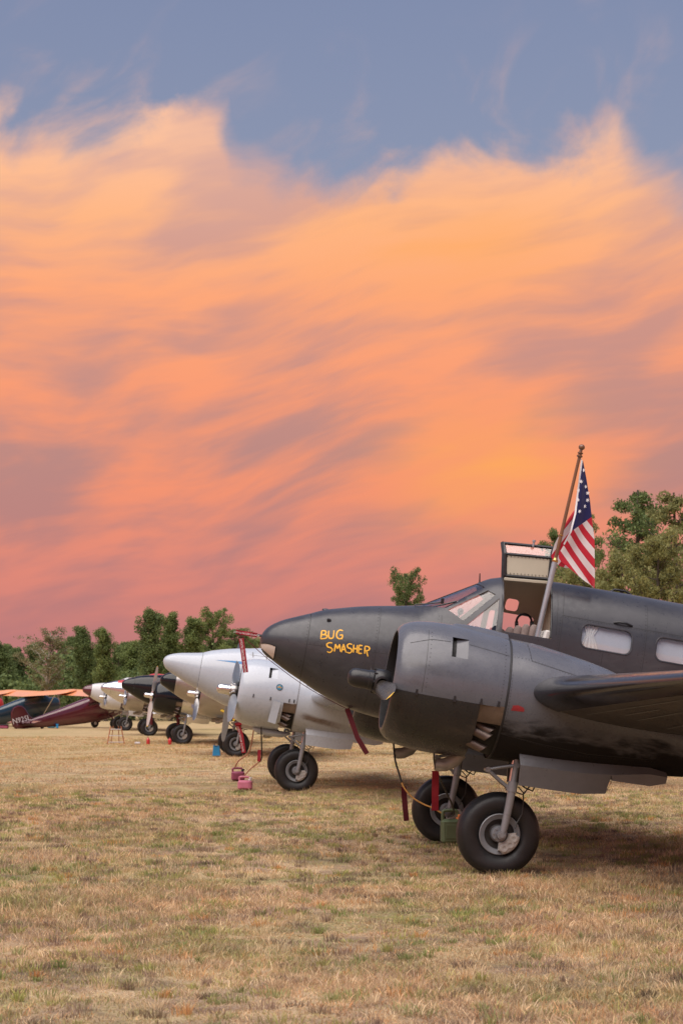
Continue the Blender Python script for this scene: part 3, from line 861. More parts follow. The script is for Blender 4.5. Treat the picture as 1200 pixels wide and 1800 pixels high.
fus_bvh = None
def project_side(bvh, x, z, off, side=1):
    h = bvh.ray_cast(Vector((x, 3.5 * side, z)), Vector((0, -side, 0)))
    if h[0] is None: return None
    n = h[1] if h[1].y * side > 0 else -h[1]
    return h[0] + n * off
def ribbon(bvh, pts, width, off=.003, step=.012, side=1, taper=False):
    """painted or seam strip that follows the skin; pts in side view (x, z)"""
    mb = MB(); P = []
    for a, bq in zip(pts[:-1], pts[1:]):
        L = math.hypot(bq[0] - a[0], bq[1] - a[1]); k = max(1, int(L / step))
        P += [(a[0] + (bq[0] - a[0]) * i / k, a[1] + (bq[1] - a[1]) * i / k) for i in range(k)]
    P.append(pts[-1]); row = []
    for i, p in enumerate(P):
        q0, q1 = P[max(0, i - 1)], P[min(len(P) - 1, i + 1)]
        tx, tz = q1[0] - q0[0], q1[1] - q0[1]; L = math.hypot(tx, tz) or 1
        nx_, nz_ = -tz / L * width / 2, tx / L * width / 2
        if taper: f = taper(i / max(1, len(P) - 1)); nx_ *= f; nz_ *= f
        a = project_side(bvh, p[0] + nx_, p[1] + nz_, off, side); c = project_side(bvh, p[0] - nx_, p[1] - nz_, off, side)
        if a is None or c is None:
            if len(row) > 1: mb.loft(row, False)
            row = []
        else: row.append([a, c])
    if len(row) > 1: mb.loft(row, False)
    return mb
def merge(*mbs):
    r = MB()
    for m in mbs:
        r.add(m.v, m.f); 
    return r
def smooth_stroke(pts, k=5):
    if len(pts) < 3: return pts
    P = [pts[0]] + list(pts) + [pts[-1]]; o = []
    for i in range(1, len(P) - 2):
        p0, p1, p2, p3 = (np.array(P[i + j]) for j in (-1, 0, 1, 2))
        for q in range(k):
            t_ = q / k; o.append(tuple(.5 * ((2 * p1) + (-p0 + p2) * t_ + (2 * p0 - 5 * p1 + 4 * p2 - p3) * t_**2 + (-p0 + 3 * p1 - 3 * p2 + p3) * t_**3)))
    o.append(tuple(pts[-1])); return o
def bvh_of(me): 
    return BVHTree.FromPolygons([v.co[:] for v in me.vertices], [tuple(p.vertices) for p in me.polygons])

def airplane(name, label, near, psi, C, first=False, prop=(0, 0)):
    root = empty(name); root.matrix_world = frame(near, psi)
    tag(root, label, 'airplane', 'twin-engine airplanes parked in a row')
    P = lambda nm, key, fn, mats, par=root, **k: obj(nm, cached(key, fn), mats, par, **k)
    fus = P('fuselage', 'fuselage', build_fuselage, [C['skin'], 'lining'])
    P('nose_cone', 'nose_cone', lambda: MB().loft([fus_ring(x, NR)[::-1] for x in XS_NOSE], True, True, True), [C['nose']])
    for sd in (1, -1):
        k = 'p' if sd > 0 else 's'; ys = (0, 1) if sd > 0 else (-1, 0)
        P('windscreen_pane', 'g_front' + k, lambda: build_glass([PANE_FRONT], *((.016, 1) if sd > 0 else (-1, -.016))), ['glass'])
        P('windscreen_side_pane', 'g_side' + k, lambda: build_glass([PANE_SIDE], *ys), ['glass'])
        P('cockpit_window', 'g_tri' + k, lambda: build_glass([PANE_TRI], *ys), ['glass'])
        for i, wp in enumerate(WINS):
            x0, x1 = min(p[0] for p in wp), max(p[0] for p in wp)
            w = P('cabin_window', 'g_win%d%s' % (i, k), lambda: build_glass([wp], *ys), ['glass'])
            def blind():
                return MB().loft([[(x, sd * (skin_y(x, z) - .055 + .0008 * math.sin(x * 40)), z) for x in np.linspace(x0 - .04, x1 + .04, 40)] for z in np.linspace(2.39, 2.71, 5)], False)
            P('window_blind', 'blind%d%s' % (i, k), blind, ['blind'], w)
            def curt():
                rows = []
                for z in np.linspace(2.415, 2.695, 14):
                    kk = .40 + .60 * min(1, abs(z - 2.575) / .13) ** .8
                    rows.append([(x1 - .085 - .19 * kk * (q - .40), sd * (skin_y(x1, z) - .045 + .008 * math.sin(q * 26)), z) for q in np.linspace(0, 1, 26)])
                return MB().loft(rows, False)
            if i == 0: P('curtain', 'curtain%d%s' % (i, k), curt, ['curtain'], w)
            def frame_ring():
                cx = (x0 + x1) / 2; cz = (2.432 + 2.676) / 2
                A = [[project_side(full_bvh(), cx + (p[0] - cx) * f, cz + (p[1] - cz) * g, o_, sd) for p in wp + wp[:1]] for f, g, o_ in ((1.0, 1.0, -.004), (1.012, 1.03, .004), (1.045, 1.10, .006), (1.06, 1.13, .0005))]
                return MB().loft(A if sd < 0 else A[::-1], False)
            P('window_frame', 'wframe%d%s' % (i, k), frame_ring, [C['skin']], w)
    for sd, y in ((1, 1.97), (-1, -1.97)):
        k = 'p' if sd > 0 else 's'
        cu = P('cowling', 'cowl_u' + k, lambda: mk_cowl_upper(y), [C['cowl'], 'black_void'])
        P('slot_panel', 'slot' + k, lambda: mk_slot_panel(y), [C['cowl'], 'black_void'], cu)
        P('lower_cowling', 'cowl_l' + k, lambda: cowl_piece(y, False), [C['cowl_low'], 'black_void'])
        P('engine', 'engine' + k, lambda: mk_engine(y), ['black_void'])
        P('engine_bay', 'bay' + k, lambda: mk_engine_bay(y), ['black_void'])
        for sg in (1, -1): P('heat_panel', 'heat%s%d' % (k, sg), lambda: mk_heat_panel(y, sg), ['bare_panel'])
        for j, (a, bq) in enumerate((((.56, .41, 1.405), (.375, .47, 1.345)), ((.56, .44, 1.338), (.395, .48, 1.283)), ((.57, .36, 1.220), (.41, .40, 1.168)))):
            P('exhaust_stack', 'stack%s%d' % (k, j), lambda: mk_stack((a[0], y + a[1], a[2]), (bq[0], y + bq[1], bq[2])), ['exhaust'])
        P('air_duct', 'duct' + k, lambda: mk_scoop(y), ['pipe_grey', 'black_void'])
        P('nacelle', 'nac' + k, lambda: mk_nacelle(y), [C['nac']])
        ds = P('propeller', 'dome', mk_dome, [C['dome']], loc=(1.475, y, 1.652))
        P('hub', 'barrel', mk_barrel, [C['hub']], ds, rot=(prop[0 if sd > 0 else 1], 0, 0))
        for q in (0, math.pi):
            P('blade', 'blade', mk_blade, [C['blade'], C['tip']], ds, rot=(prop[0 if sd > 0 else 1] + q, 0, 0))
        wg = P('wing', 'wing' + k, lambda: mk_wing(sd, False), [C['wing'], C['under']])
        P('leading_edge_boot', 'boot' + k, lambda: mk_boot(sd), [C['boot']], wg)
        P('wing_root', 'wroot' + k, lambda: mk_wing(sd, True), [C['wing'], C['under']])
        wh = P('wheel', 'rim' + k, lambda: mk_rim(y), [C['rim'], 'rim_dark'])
        P('tyre', 'tyre' + k, lambda: mk_tyre(y), ['tyre_rubber'], wh)
        P('hub_cap', 'hubc' + k, lambda: mk_hub(y), ['gear_grey'], wh)
        P('brake_caliper', 'brake' + k, lambda: mk_brake(y), ['caliper_grey'], wh)
        sr = P('landing_gear_strut', 'strut' + k, lambda: mk_strut(y), ['gear_grey'])
        P('drag_link', 'drag' + k, lambda: mk_drag(y), ['gear_grey'], sr)
        P('piston', 'piston' + k, lambda: mk_piston(y), ['chrome'], sr)
        P('brake_line', 'bline' + k, lambda: mk_brake_line(y), ['hose_black'], sr)
        P('gear_door', 'door+' + k, lambda: mk_door(y, 1), [C['door']])
        P('gear_door', 'door-' + k, lambda: mk_door(y, -1), [C['door']])
        P('tail_fin', 'fin' + k, lambda: mk_fin(sd), [C['skin']])
    P('tailplane', 'stab', mk_stab, [C['skin']])
    P('tail_wheel', 'tailw', mk_tailwheel, ['tyre_rubber'])
    return root

base_cfg = dict(skin='matte_dark', nose='matte_dark', cowl='matte_cowl', cowl_low='matte_lower', nac='nacelle_soot_shade', dome='black_part', hub='black_part', blade='blade_dark', tip='yellow_tip', wing='matte_cowl', under='wing_under', boot='rubber_boot', door='door_metal', rim='gear_grey')
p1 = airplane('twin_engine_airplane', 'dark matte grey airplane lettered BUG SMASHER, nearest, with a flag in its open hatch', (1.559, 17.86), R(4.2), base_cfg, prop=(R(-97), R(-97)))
def cfg(**k): d = dict(base_cfg); d.update(k); return d
p2 = airplane('twin_engine_airplane', 'white airplane with a thin blue nose stripe and silver propeller, behind the dark one', (-.85, 33.9), R(4.3),
              cfg(skin='white_paint', nose='white_paint', cowl='white_paint', cowl_low='white_paint', nac='white_sooty', dome='chrome', hub='satin_metal', blade='blade_grey', tip='blade_grey', wing='white_paint', under='white_paint', boot='polished', door='white_paint'), prop=(R(62), R(-28)))
p3 = airplane('twin_engine_airplane', 'bare metal airplane with a black nose cone, mostly hidden behind the white one', (-3.23, 55.0), R(6),
              cfg(skin='satin_metal', nose='black_gloss', cowl='satin_metal', cowl_low='satin_metal', nac='satin_metal', dome='chrome', hub='satin_metal', blade='satin_metal', tip='satin_metal', wing='satin_metal', under='satin_metal', boot='rubber_boot', door='satin_metal'), prop=(R(50), R(70)))
p4 = airplane('twin_engine_airplane', 'glossy black airplane with silver nacelle panels and an upright silver propeller', (-6.25, 70.5), R(9),
              cfg(skin='black_gloss', nose='black_gloss', cowl='black_gloss', cowl_low='black_gloss', nac='polished', dome='chrome', hub='polished', blade='step_metal', tip='yellow_tip', wing='polished', under='polished', boot='rubber_boot', door='polished'), prop=(R(2), R(84)))
p5 = airplane('twin_engine_airplane', 'polished silver airplane with a red roof, left of the glossy black one', (-9.42, 88.0), R(9),
              cfg(skin='polished', nose='polished', cowl='satin_metal', cowl_low='satin_metal', nac='polished', dome='polished', hub='polished', blade='satin_metal', tip='satin_metal', wing='polished', under='polished', boot='polished', door='polished'), prop=(R(72), R(80)))
p6 = airplane('twin_engine_airplane', 'cream white airplane with a maroon nose tip, farthest of the twin-engine row', (-12.4, 103.0), R(12),
              cfg(skin='cream_paint', nose='maroon_paint', cowl='cream_paint', cowl_low='cream_paint', nac='cream_paint', dome='chrome', hub='satin_metal', blade='satin_metal', tip='satin_metal', wing='cream_paint', under='cream_paint', boot='rubber_boot', door='cream_paint'), prop=(R(70), R(80)))

# ------------------------------------------------------------------ extra parts of the nearest airplane
ph = lambda nm, mb, mats, par=p1, **k: obj(nm, mb, mats, par, **k)
LET = {  # hand lettering strokes, painter's grid
 'B': [[(668, 232), (660, 290)], [(667, 233), (690, 233), (697, 246), (688, 257), (668, 260)], [(668, 260), (694, 262), (704, 272), (694, 286), (660, 290)]],
 'U': [[(717, 232), (714, 262), (720, 284), (734, 287), (747, 276), (753, 230)]],
 'G': [[(815, 233), (794, 228), (776, 242), (770, 268), (780, 287), (797, 290), (808, 282)], [(792, 266), (811, 265), (806, 294)]],
 'S': [[(740, 320), (720, 317), (702, 328), (708, 346), (730, 354), (739, 370), (724, 386), (703, 380)]],
 'M': [[(754, 380), (761, 327)], [(761, 327), (775, 360)], [(775, 360), (790, 329)], [(790, 329), (796, 381)]],
 'A': [[(801, 385), (817, 328)], [(817, 328), (834, 388)], [(806, 366), (828, 367)]],
 'S2': [[(876, 331), (858, 326), (843, 337), (849, 354), (867, 361), (874, 377), (859, 391), (840, 385)]],
 'H': [[(888, 332), (884, 388)], [(913, 335), (908, 391)], [(886, 360), (910, 362)]],
 'E': [[(925, 337), (919, 393)], [(925, 337), (949, 340)], [(922, 364), (944, 366)], [(919, 393), (944, 396)]],
 'R': [[(966, 343), (962, 396)], [(966, 344), (988, 348), (997, 361), (986, 374), (964, 375)], [(975, 376), (985, 416)]]}
def lp(cx, cy): return (1.98335 - .0015065 * (cx - 700) - .00025948 * (cy - 300), 2.03458 + .00026408 * (cx - 700) - .0015022 * (cy - 300))
for q in LET.values():
    mb = MB()
    for i, stv in enumerate(q):
        m_ = ribbon(full_bvh(), smooth_stroke([lp(*p) for p in stv]), .0145, .003 + .0006 * i, .006, 1, lambda u: .82 + .3 * math.sin(math.pi * min(1, u * 1.15)))
        mb.add(m_.v, m_.f)
    ph('painted_letter', mb, 'lettering')
# seams on the fuselage skin
def seam_f(pts, w=.006, par=p1, m='seam', bv=None): return ph('panel_seam', ribbon(bv or full_bvh(), pts, w, .0012, .02), m, par)
seam_f([(2.182, 2.28), (2.182, 1.60)], .007)
seam_f([(-.47, 3.02), (-.47, 2.73), (-2.8, 2.735)], .005)
seam_f([(-.40, 2.98), (-.42, 2.50)], .004)
seam_f([(-1.40, 3.02), (-1.40, 1.75)], .004)
seam_f([(-.47, 2.73), (-.47, 1.9)], .004)
seam_f([(1.45, 2.50), (1.45, 1.36)], .004)
seam_f([(2.17, 1.96), (1.45, 1.99), (.8, 2.02)], .004)
seam_f([(.80, 2.52), (.80, 1.5)], .004)
seam_f([(-.95, 2.40), (-.95, 1.9)], .004)
def rivets(bv, pts, gap=.03, r=.0045, side=1):
    mb = MB()
    for a, bq in zip(pts[:-1], pts[1:]):
        L = math.hypot(bq[0] - a[0], bq[1] - a[1]); k = int(L / gap)
        for i in range(k):
            c = project_side(bv, a[0] + (bq[0] - a[0]) * i / k, a[1] + (bq[1] - a[1]) * i / k, .002, side)
            if c is None: continue
            mb.add([c + Vector((r, 0, 0)), c + Vector((0, .001, r)), c + Vector((-r, 0, 0)), c + Vector((0, .001, -r))], [(0, 1, 2, 3)])
    return mb
nbv = bvh_of(CACHE['nacp']); cbv = bvh_of(CACHE['cowl_up']); lbv = bvh_of(CACHE['cowl_lp'])
rv = ph('rivet_rows', merge(rivets(full_bvh(), [(-.50, 2.715), (-2.8, 2.72)]), rivets(full_bvh(), [(-.45, 2.70), (-.45, 2.0)]), rivets(full_bvh(), [(.14, 2.41), (-.42, 2.425)]),
        rivets(nbv, [(.27, 2.10), (.16, 2.10), (.0, 2.08), (-.30, 2.02), (-.55, 1.98)]), rivets(nbv, [(-.50, 2.15), (-.52, 1.90)]), rivets(nbv, [(.13, 2.24), (.10, 2.08)]), rivets(nbv, [(.27, 1.35), (.28, 1.95)]),
        rivets(full_bvh(), [(2.20, 2.25), (2.20, 1.62)], .035), rivets(full_bvh(), [(1.47, 2.48), (1.47, 1.40)], .035), rivets(full_bvh(), [(.83, 2.50), (.83, 1.6)], .035), rivets(full_bvh(), [(2.15, 1.975), (.85, 2.035)], .04), rivets(full_bvh(), [(-.92, 2.40), (-.92, 1.95)], .035), rivets(full_bvh(), [(-1.38, 3.0), (-1.38, 2.0)], .035), rivets(cbv, [(1.10, 2.20), (1.10, 1.62)], .04), rivets(cbv, [(.36, 2.20), (.36, 1.64)], .035), rivets(lbv, [(1.08, 1.5), (1.08, 1.2)], .04), rivets(lbv, [(.60, 1.54), (.60, 1.15)], .03), rivets(lbv, [(1.15, 1.56), (.57, 1.56)], .025), rivets(nbv, [(.26, 1.34), (-.5, 1.26), (-1.3, 1.33)])), 'seam')
rv['kind'] = 'stuff'
ph('panel_seam', ribbon(nbv, [(.13, 2.26), (.10, 2.09), (-.32, 2.03), (-.53, 1.985)], .005, .0012, .02), 'seam')
ph('panel_seam', ribbon(nbv, [(.27, 1.34), (-.1, 1.31), (-.6, 1.29), (-1.2, 1.34)], .006, .0012, .02), 'seam')
ph('panel_seam', ribbon(cbv, [(1.30, 2.06), (1.1, 2.13), (.75, 2.145), (.32, 2.10)], .005, .0012, .02), 'seam')
ph('panel_seam', ribbon(cbv, [(1.13, 2.22), (1.13, 1.60)], .004, .0012, .02), 'seam')
ph('panel_seam', ribbon(lbv, [(1.11, 1.55), (1.11, 1.16)], .004, .0012, .02), 'seam')
ph('cowling_band', MB().lathe([(-.012, .6085), (-.008, .614), (.008, .614), (.012, .6085)], (.303, 1.97, NZ), (1, 0, 0), 56), 'seam')
ph('red_placard', merge(*[ribbon(nbv, [(.245 - .001 * i, 1.582 + .004 * i), (.118, 1.590 + .004 * i)], .005, .002, .02) for i in range(7)], ribbon(nbv, [(.235, 1.614), (.185, 1.625), (.13, 1.612)], .03, .0022, .02)), 'placard_red')
for x, z in ((1.177, 1.60), (.808, 1.598), (.549, 1.615), (.376, 1.62)):
    c = project_side(cbv, x, z, .006) or project_side(lbv, x, z, .006)
    if c: ph('cowl_latch', MB().box(c, (.018, .012, .055), bev=.004).box(c + Vector((0, .004, -.02)), (.03, .01, .02)), 'black_part')
# small fittings on the nose and roof
ph('pitot_tube', MB().tube([(2.66, 0, 1.978), (2.95, 0, 1.974)], [.014, .010], 8), 'black_part')
def patch(poly_rows, off): return MB().loft([[project_side(full_bvh(), x, z, off) for x, z in r] for r in poly_rows], False)
lens_rows = []
for q in np.linspace(0, 1, 8):
    top = (2.664 - q * .162, 1.892 - .010 * q + .012 * math.sin(q * 3.1)); bot = (2.648 - q * .150, 1.838 - .098 * q)
    lens_rows.append([(top[0] + (bot[0] - top[0]) * s_, top[1] + (bot[1] - top[1]) * s_) for s_ in np.linspace(0, 1, 6)])
try:
    ll = ph('landing_light', patch(lens_rows, .003), 'lens_back')
    ed = [r[0] for r in lens_rows] + lens_rows[-1][1:] + [r[-1] for r in lens_rows[::-1]][1:]
    ph('lens_rim', ribbon(full_bvh(), ed, .008, .006, .01), 'seam', ll)
except Exception as ex: print('lens', ex)
ph('nose_blister', MB().lathe([(0, .05), (.012, .045), (.02, .02), (.021, 0)], (2.02, 0, 2.375), (0, 0, 1), 14), 'matte_dark')
c = project_side(full_bvh(), 1.99, 2.26, 0); ph('nose_vent', MB().box(c, (.045, .05, .03), bev=.008), 'black_part')
ph('whip_antenna', MB().tube([(.40, 0, 2.97), (.415, 0, 3.075)], [.009, .006], 8).lathe([(0, .02), (.015, .015)], (.398, 0, 2.965), (0, 0, 1), 10), 'black_part')
ph('roof_antenna', MB().tube([(-1.06, 0, 3.13), (-1.10, 0, 3.163), (-1.22, 0, 3.166), (-1.30, 0, 3.135)], .012, 8), 'black_part')
ph('grab_handle', MB().tube([(-1.03, skin_y(-1.03, 2.75) + .0, 2.75), (-1.08, skin_y(-1.08, 2.76) + .03, 2.763), (-1.17, skin_y(-1.1, 2.76) + .03, 2.762), (-1.235, skin_y(-1.2, 2.75), 2.748)], .012, 8), 'black_part')
ph('windscreen_wiper', MB().tube([(1.08, .10, 2.60), (.90, .17, 2.645), (.80, .22, 2.672)], .008, 6).tube([(.88, .20, 2.61), (.80, .25, 2.640), (.66, .31, 2.70)], .009, 6).box((.80, .22, 2.685), (.035, .03, .06), bev=.006), 'black_part')
# wing panel lines under the port wing
def wing_st(yy): return tuple(float(np.interp(yy, [w[0] for w in WST], [w[j] for w in WST])) for j in range(5))
def under_line(sv, y0, y1, w=.006):
    mb = MB(); mb.loft([[wing_pt(wing_st(yy), sv - .004, .006), wing_pt(wing_st(yy), sv + .004, .006)] for yy in np.linspace(y0, y1, 30)], False); return mb
for sv, y0, y1 in ((-.36, 2.9, 6.6), (-.52, 3.3, 6.6), (-.66, 3.0, 6.6), (-.44, 3.5, 4.4)):
    ph('panel_seam', under_line(sv, y0, y1), 'seam_soft')
# cockpit
lin_ring = lambda x, ins: fus_ring(x, 48, ins)
ph('cabin_bulkhead', MB().loft([lin_ring(-.46, .03), lin_ring(-.48, .03)], True, True, True), 'lining')
ph('cockpit_floor', MB().box((.2, 0, 1.72), (1.5, 1.1, .04)), 'seat_cloth')
ph('instrument_panel', MB().box((.80, 0, 2.30), (.06, .86, .36), bev=.02).box((.72, 0, 2.46), (.22, .74, .03), bev=.01), 'black_part')
ph('compass', MB().box((.56, .03, 2.62), (.06, .07, .07), bev=.015).tube([(.56, .03, 2.6), (.60, .03, 2.50)], .012, 6), 'black_part')
for i, y in enumerate((.30, -.27)):
    st = ph('pilot_seat', MB().box((-.02, y, 2.02), (.46, .46, .14), bev=.05), 'seat_cloth')
    for k in range(4):
        x_ = .03 - .085 * k; zt_ = 2.53 + .03 * k - (.02 if k == 3 else 0)
        ph('seat_cushion', MB().tube([(x_ + .05, y, 2.06), (x_ + .02, y, 2.30), (x_, y, zt_ - .06), (x_ - .012, y, zt_ - .012), (x_ - .014, y, zt_)], [.05, .052, .049, .034, .008], 14), 'seat_cloth', st, )
    ph('seat_side', MB().box((-.325, y, 2.32), (.07, .52, .46), Matrix.Rotation(R(-8), 3, 'Y'), bev=.02), 'seat_white', st)
ph('control_yoke', MB().tube([(.72, .28, 2.30), (.50, .28, 2.36)], .014, 8).tube([(.50, .28 + .15 * math.cos(a), 2.38 + .15 * math.sin(a)) for a in np.linspace(-2.6, -.5, 14)], .012, 8), 'black_part')
# side post and sill trim of the open hatch
ph('hatch_trim', MB().tube([(.172, skin_y(.17, 2.46) - .01, 2.455), (.19, skin_y(.18, 2.75) - .01, 2.75), (.19, skin_y(.18, 2.98) - .01, 2.98), (.19, .15, 3.06)], .010, 8), 'black_part')
ph('hatch_trim', MB().tube([(-.37, skin_y(-.37, 2.46) - .01, 2.465), (-.348, skin_y(-.35, 2.75) - .01, 2.75), (-.34, skin_y(-.34, 3.0) - .01, 3.0), (-.335, .15, 3.11)], .012, 8), 'black_part')
ph('door_post', MB().tube([(.07, -.55, 2.44), (.07, -.52, 2.76)], .03, 6), 'black_part')
# roof hatch swung up on its hinge
def quad(a, bq, c_, d_, th, n):
    n = Vector(n) * th; A = [Vector(p) for p in (a, bq, c_, d_)]
    return MB().add(A + [p + n for p in A], [(0, 1, 2, 3), (7, 6, 5, 4), (0, 4, 5, 1), (1, 5, 6, 2), (2, 6, 7, 3), (3, 7, 4, 0)])
hz = 3.09
hatch = ph('roof_hatch', quad((.150, .12, hz), (-.335, .12, hz + .045), (-.320, .10, 3.375), (.180, .10, 3.325), .02, (0, -1, 0)), 'hatch_lining')
def bar(a, bq, w=.022): return MB().tube([a, bq], w, 4)
fr = MB()
for a, bq in (((.150, .12, hz), (.182, .10, 3.328)), ((.182, .10, 3.328), (.205, -.02, 3.455)), ((-.335, .12, hz + .045), (-.322, .10, 3.372)), ((-.322, .10, 3.372), (-.345, -.02, 3.50)),
              ((.205, -.02, 3.455), (-.345, -.02, 3.50)), ((.182, .10, 3.328), (-.322, .10, 3.372)), ((.150, .12, hz), (-.335, .12, hz + .045))):
    d = fr.tube([a, bq], .017, 4)
fr.tube([(.165, .09, hz - .02), (.198, .07, 3.33), (.218, -.04, 3.46)], .024, 4)
ph('hinge_strip', MB().box((-.09, .125, 3.072), (.50, .03, .035), Matrix.Rotation(R(5.3), 3, 'Y'), bev=.006), 'hatch_lining')
ph('hatch_frame', fr, 'black_part', hatch)
ph('hatch_window', quad((.17, .085, 3.345), (-.31, .085, 3.388), (-.33, -.01, 3.49), (.19, -.01, 3.445), .004, (0, -.8, -.6)), 'glass', hatch)
ph('hatch_edge', MB().tube([(.20, -.04, 3.46), (-.38, -.04, 3.505), (-.47, -.04, 3.50)], .012, 4), 'black_part', hatch)
ph('stay_rod', MB().tube([(-.33, -.05, 3.41), (-.69, -.08, 3.452)], .009, 6), 'black_part', hatch)
ph('stay_rod', MB().tube([(-.33, -.05, 3.37), (-.56, -.08, 3.378)], .009, 6), 'black_part', hatch)
ph('hatch_latch', MB().tube([(-.12, .0, 3.47), (-.12, .0, 3.53)], .012, 8).tube([(-.12, .0, 3.525), (-.12, .0, 3.545)], .02, 8), 'pole_tube', hatch)
mbr = MB()
for i in range(12):
    x = .14 - .44 * i / 11; mbr.box((x, .125, hz + .03 + .045 * i / 11), (.008, .008, .008)); mbr.box((x + .02, .105, 3.305 + .045 * i / 11), (.008, .008, .008))
hr = ph('hatch_rivets', mbr, 'seam', hatch); hr['kind'] = 'stuff'

for ch in p2.children:
    if ch.name.startswith('nose_cone'):
        nm_ = ch.data.copy(); ch.data = nm_
        for v in nm_.vertices:
            q = (v.co.x - 2.182) / .5
            if q > 0:
                v.co.x = 2.182 + (v.co.x - 2.182) * 1.52; v.co.z += .085 * q ** 1.3
        ch.material_slots[0].link = 'OBJECT'; ch.material_slots[0].material = MATS['white_paint']
# red roof of the polished airplane
rr_ = []
for x in np.linspace(1.9, -3.5, 60):
    ring = fus_ring(x, 72); rr_.append([(p[0], p[1] * 1.004, p[2] + .005) for p in ring[9:28]])
obj('roof_stripe', MB().loft([r[::-1] for r in rr_], False), 'red_paint', p5)
# white airplane: stripe, badge, lamp, soot, flap
q2 = lambda nm, mb, mats, par=p2, **k: obj(nm, mb, mats, par, **k)
q2('nose_stripe', ribbon(full_bvh(), [(1.92, 2.20), (1.6, 2.225), (1.2, 2.24), (.8, 2.25), (.2, 2.26), (-.6, 2.27)], .11, .003, .03, 1, lambda u: min(1, u * 2.4)), 'blue_paint')
q2('panel_seam', ribbon(full_bvh(), [(1.36, 2.50), (1.36, 1.36)], .010, .0015, .02), 'seam_soft')
q2('panel_seam', ribbon(full_bvh(), [(1.28, 2.42), (.75, 2.44)], .008, .0015, .02), 'seam_soft')
for x in (1.22, .95): q2('latch', ribbon(full_bvh(), [(x, 2.48), (x - .02, 2.38)], .02, .004, .02), 'seam_soft')
c = project_side(cbv, .67, 1.855, .004)
bd = q2('round_badge', MB().lathe([(0, .062), (.004, .060), (.004, 0)], c, (0, 1, .25), 24), 'seam')
q2('badge_disc', MB().lathe([(.0045, .052), (.006, .0)], c, (0, 1, .25), 24), 'badge_blue', bd)
q2('badge_band', MB().box(c + Vector((0, .006, -.004)), (.085, .006, .022), Matrix.Rotation(R(10), 3, 'X')).box(c + Vector((0, .007, .012)), (.03, .006, .03), Matrix.Rotation(R(10), 3, 'X')), 'badge_tan', bd)
c = project_side(nbv, .13, 2.0, .004)
q2('nacelle_lamp', MB().lathe([(0, .055), (.014, .05), (.012, .035), (.02, .02), (.02, 0)], c, (0, 1, .3), 20), 'chrome')
q2('panel_seam', MB().lathe([(-.008, .612), (.008, .612)], (.303, 1.97, NZ), (1, 0, 0), 56), 'seam_soft')
for x, z in ((1.12, 1.62), (.80, 1.62), (.45, 1.64), (.36, 1.645)):
    c = project_side(cbv, x, z, .006)
    if c: q2('cowl_latch', MB().box(c, (.02, .012, .065), bev=.004), 'black_part')
q2('cooling_flap', MB().add([(.74, 1.97 + .655, 1.60), (.60, 1.97 + .66, 1.58), (.63, 1.97 + .60, 1.17), (.78, 1.97 + .58, 1.19), (.73, 1.97 + .70, 1.58)], [(0, 1, 2, 3)]), 'white_paint')
q2('belly_fairing', mk_fairing(2.0), 'white_paint')

# ------------------------------------------------------------------ lettering helper (font outlines as flat meshes)
def text_mesh(s, size, extrude=.0):
    cu = bpy.data.curves.new('txt', 'FONT'); cu.body = s; cu.size = size; cu.align_x = 'CENTER'; cu.align_y = 'CENTER'; cu.resolution_u = 2
    o = bpy.data.objects.new('txt', cu); COL.objects.link(o)
    me = bpy.data.meshes.new_from_object(o.evaluated_get(bpy.context.evaluated_depsgraph_get()))
    bpy.data.objects.remove(o); return me
def basis(x, y, org):
    x = Vector(x).normalized(); y = Vector(y); y = (y - x * y.dot(x)).normalized(); z = x.cross(y)
    return Matrix(((x.x, y.x, z.x, org[0]), (x.y, y.y, z.y, org[1]), (x.z, y.z, z.z, org[2]), (0, 0, 0, 1)))

# ------------------------------------------------------------------ streamers, covers, hoses
def strip(pts, width, wdir=(1, 0, 0), twist=0.0, th=.004):
    """cloth strip along pts (world), flat towards the viewer"""
    pts = [Vector(p) for p in pts]; mb = MB(); wv = Vector(wdir).normalized(); rows = []
    P = []
    for a, bq in zip(pts[:-1], pts[1:]):
        P += [a.lerp(bq, k / 6) for k in range(6)]
    P.append(pts[-1])
    for i, p in enumerate(P):
        u = i / (len(P) - 1); d = (P[min(i + 1, len(P) - 1)] - P[max(0, i - 1)]).normalized()
        w_ = (wv - d * wv.dot(d)).normalized(); w_ = Matrix.Rotation(twist * u, 3, d) @ w_; n = d.cross(w_)
        s_ = .006 * math.sin(u * 9)
        rows.append([p - w_ * width / 2 + n * (th / 2 + s_), p + w_ * width / 2 + n * (th / 2 - s_), p + w_ * width / 2 - n * (th / 2 + s_), p - w_ * width / 2 - n * (th / 2 - s_)])
    return mb.loft(rows, True, True, True)
def to_local(mb, org): mb.v = [(v[0] - org[0], v[1] - org[1], v[2] - org[2]) for v in mb.v]; return mb
def streamer(label, pts, width, mat, text=None, tsize=.03, twist=0, group='red warning streamers', wdir=(1, 0, 0)):
    org = Vector(pts[-1])
    o = obj('warning_streamer', to_local(strip(pts, width, wdir, twist), org), mat, loc=org); tag(o, label, 'streamer', group)
    if text:
        a, bq = Vector(pts[0]), Vector(pts[-1]); up_ = (a - bq).normalized()
        m = text_mesh(text, tsize)
        t_ = obj('printed_words', m, 'white_print', o); side = Vector(wdir) * -1
        t_.matrix_local = basis(up_, side, (a + bq) / 2 - org + Vector((0, -.012, 0)))
    return o
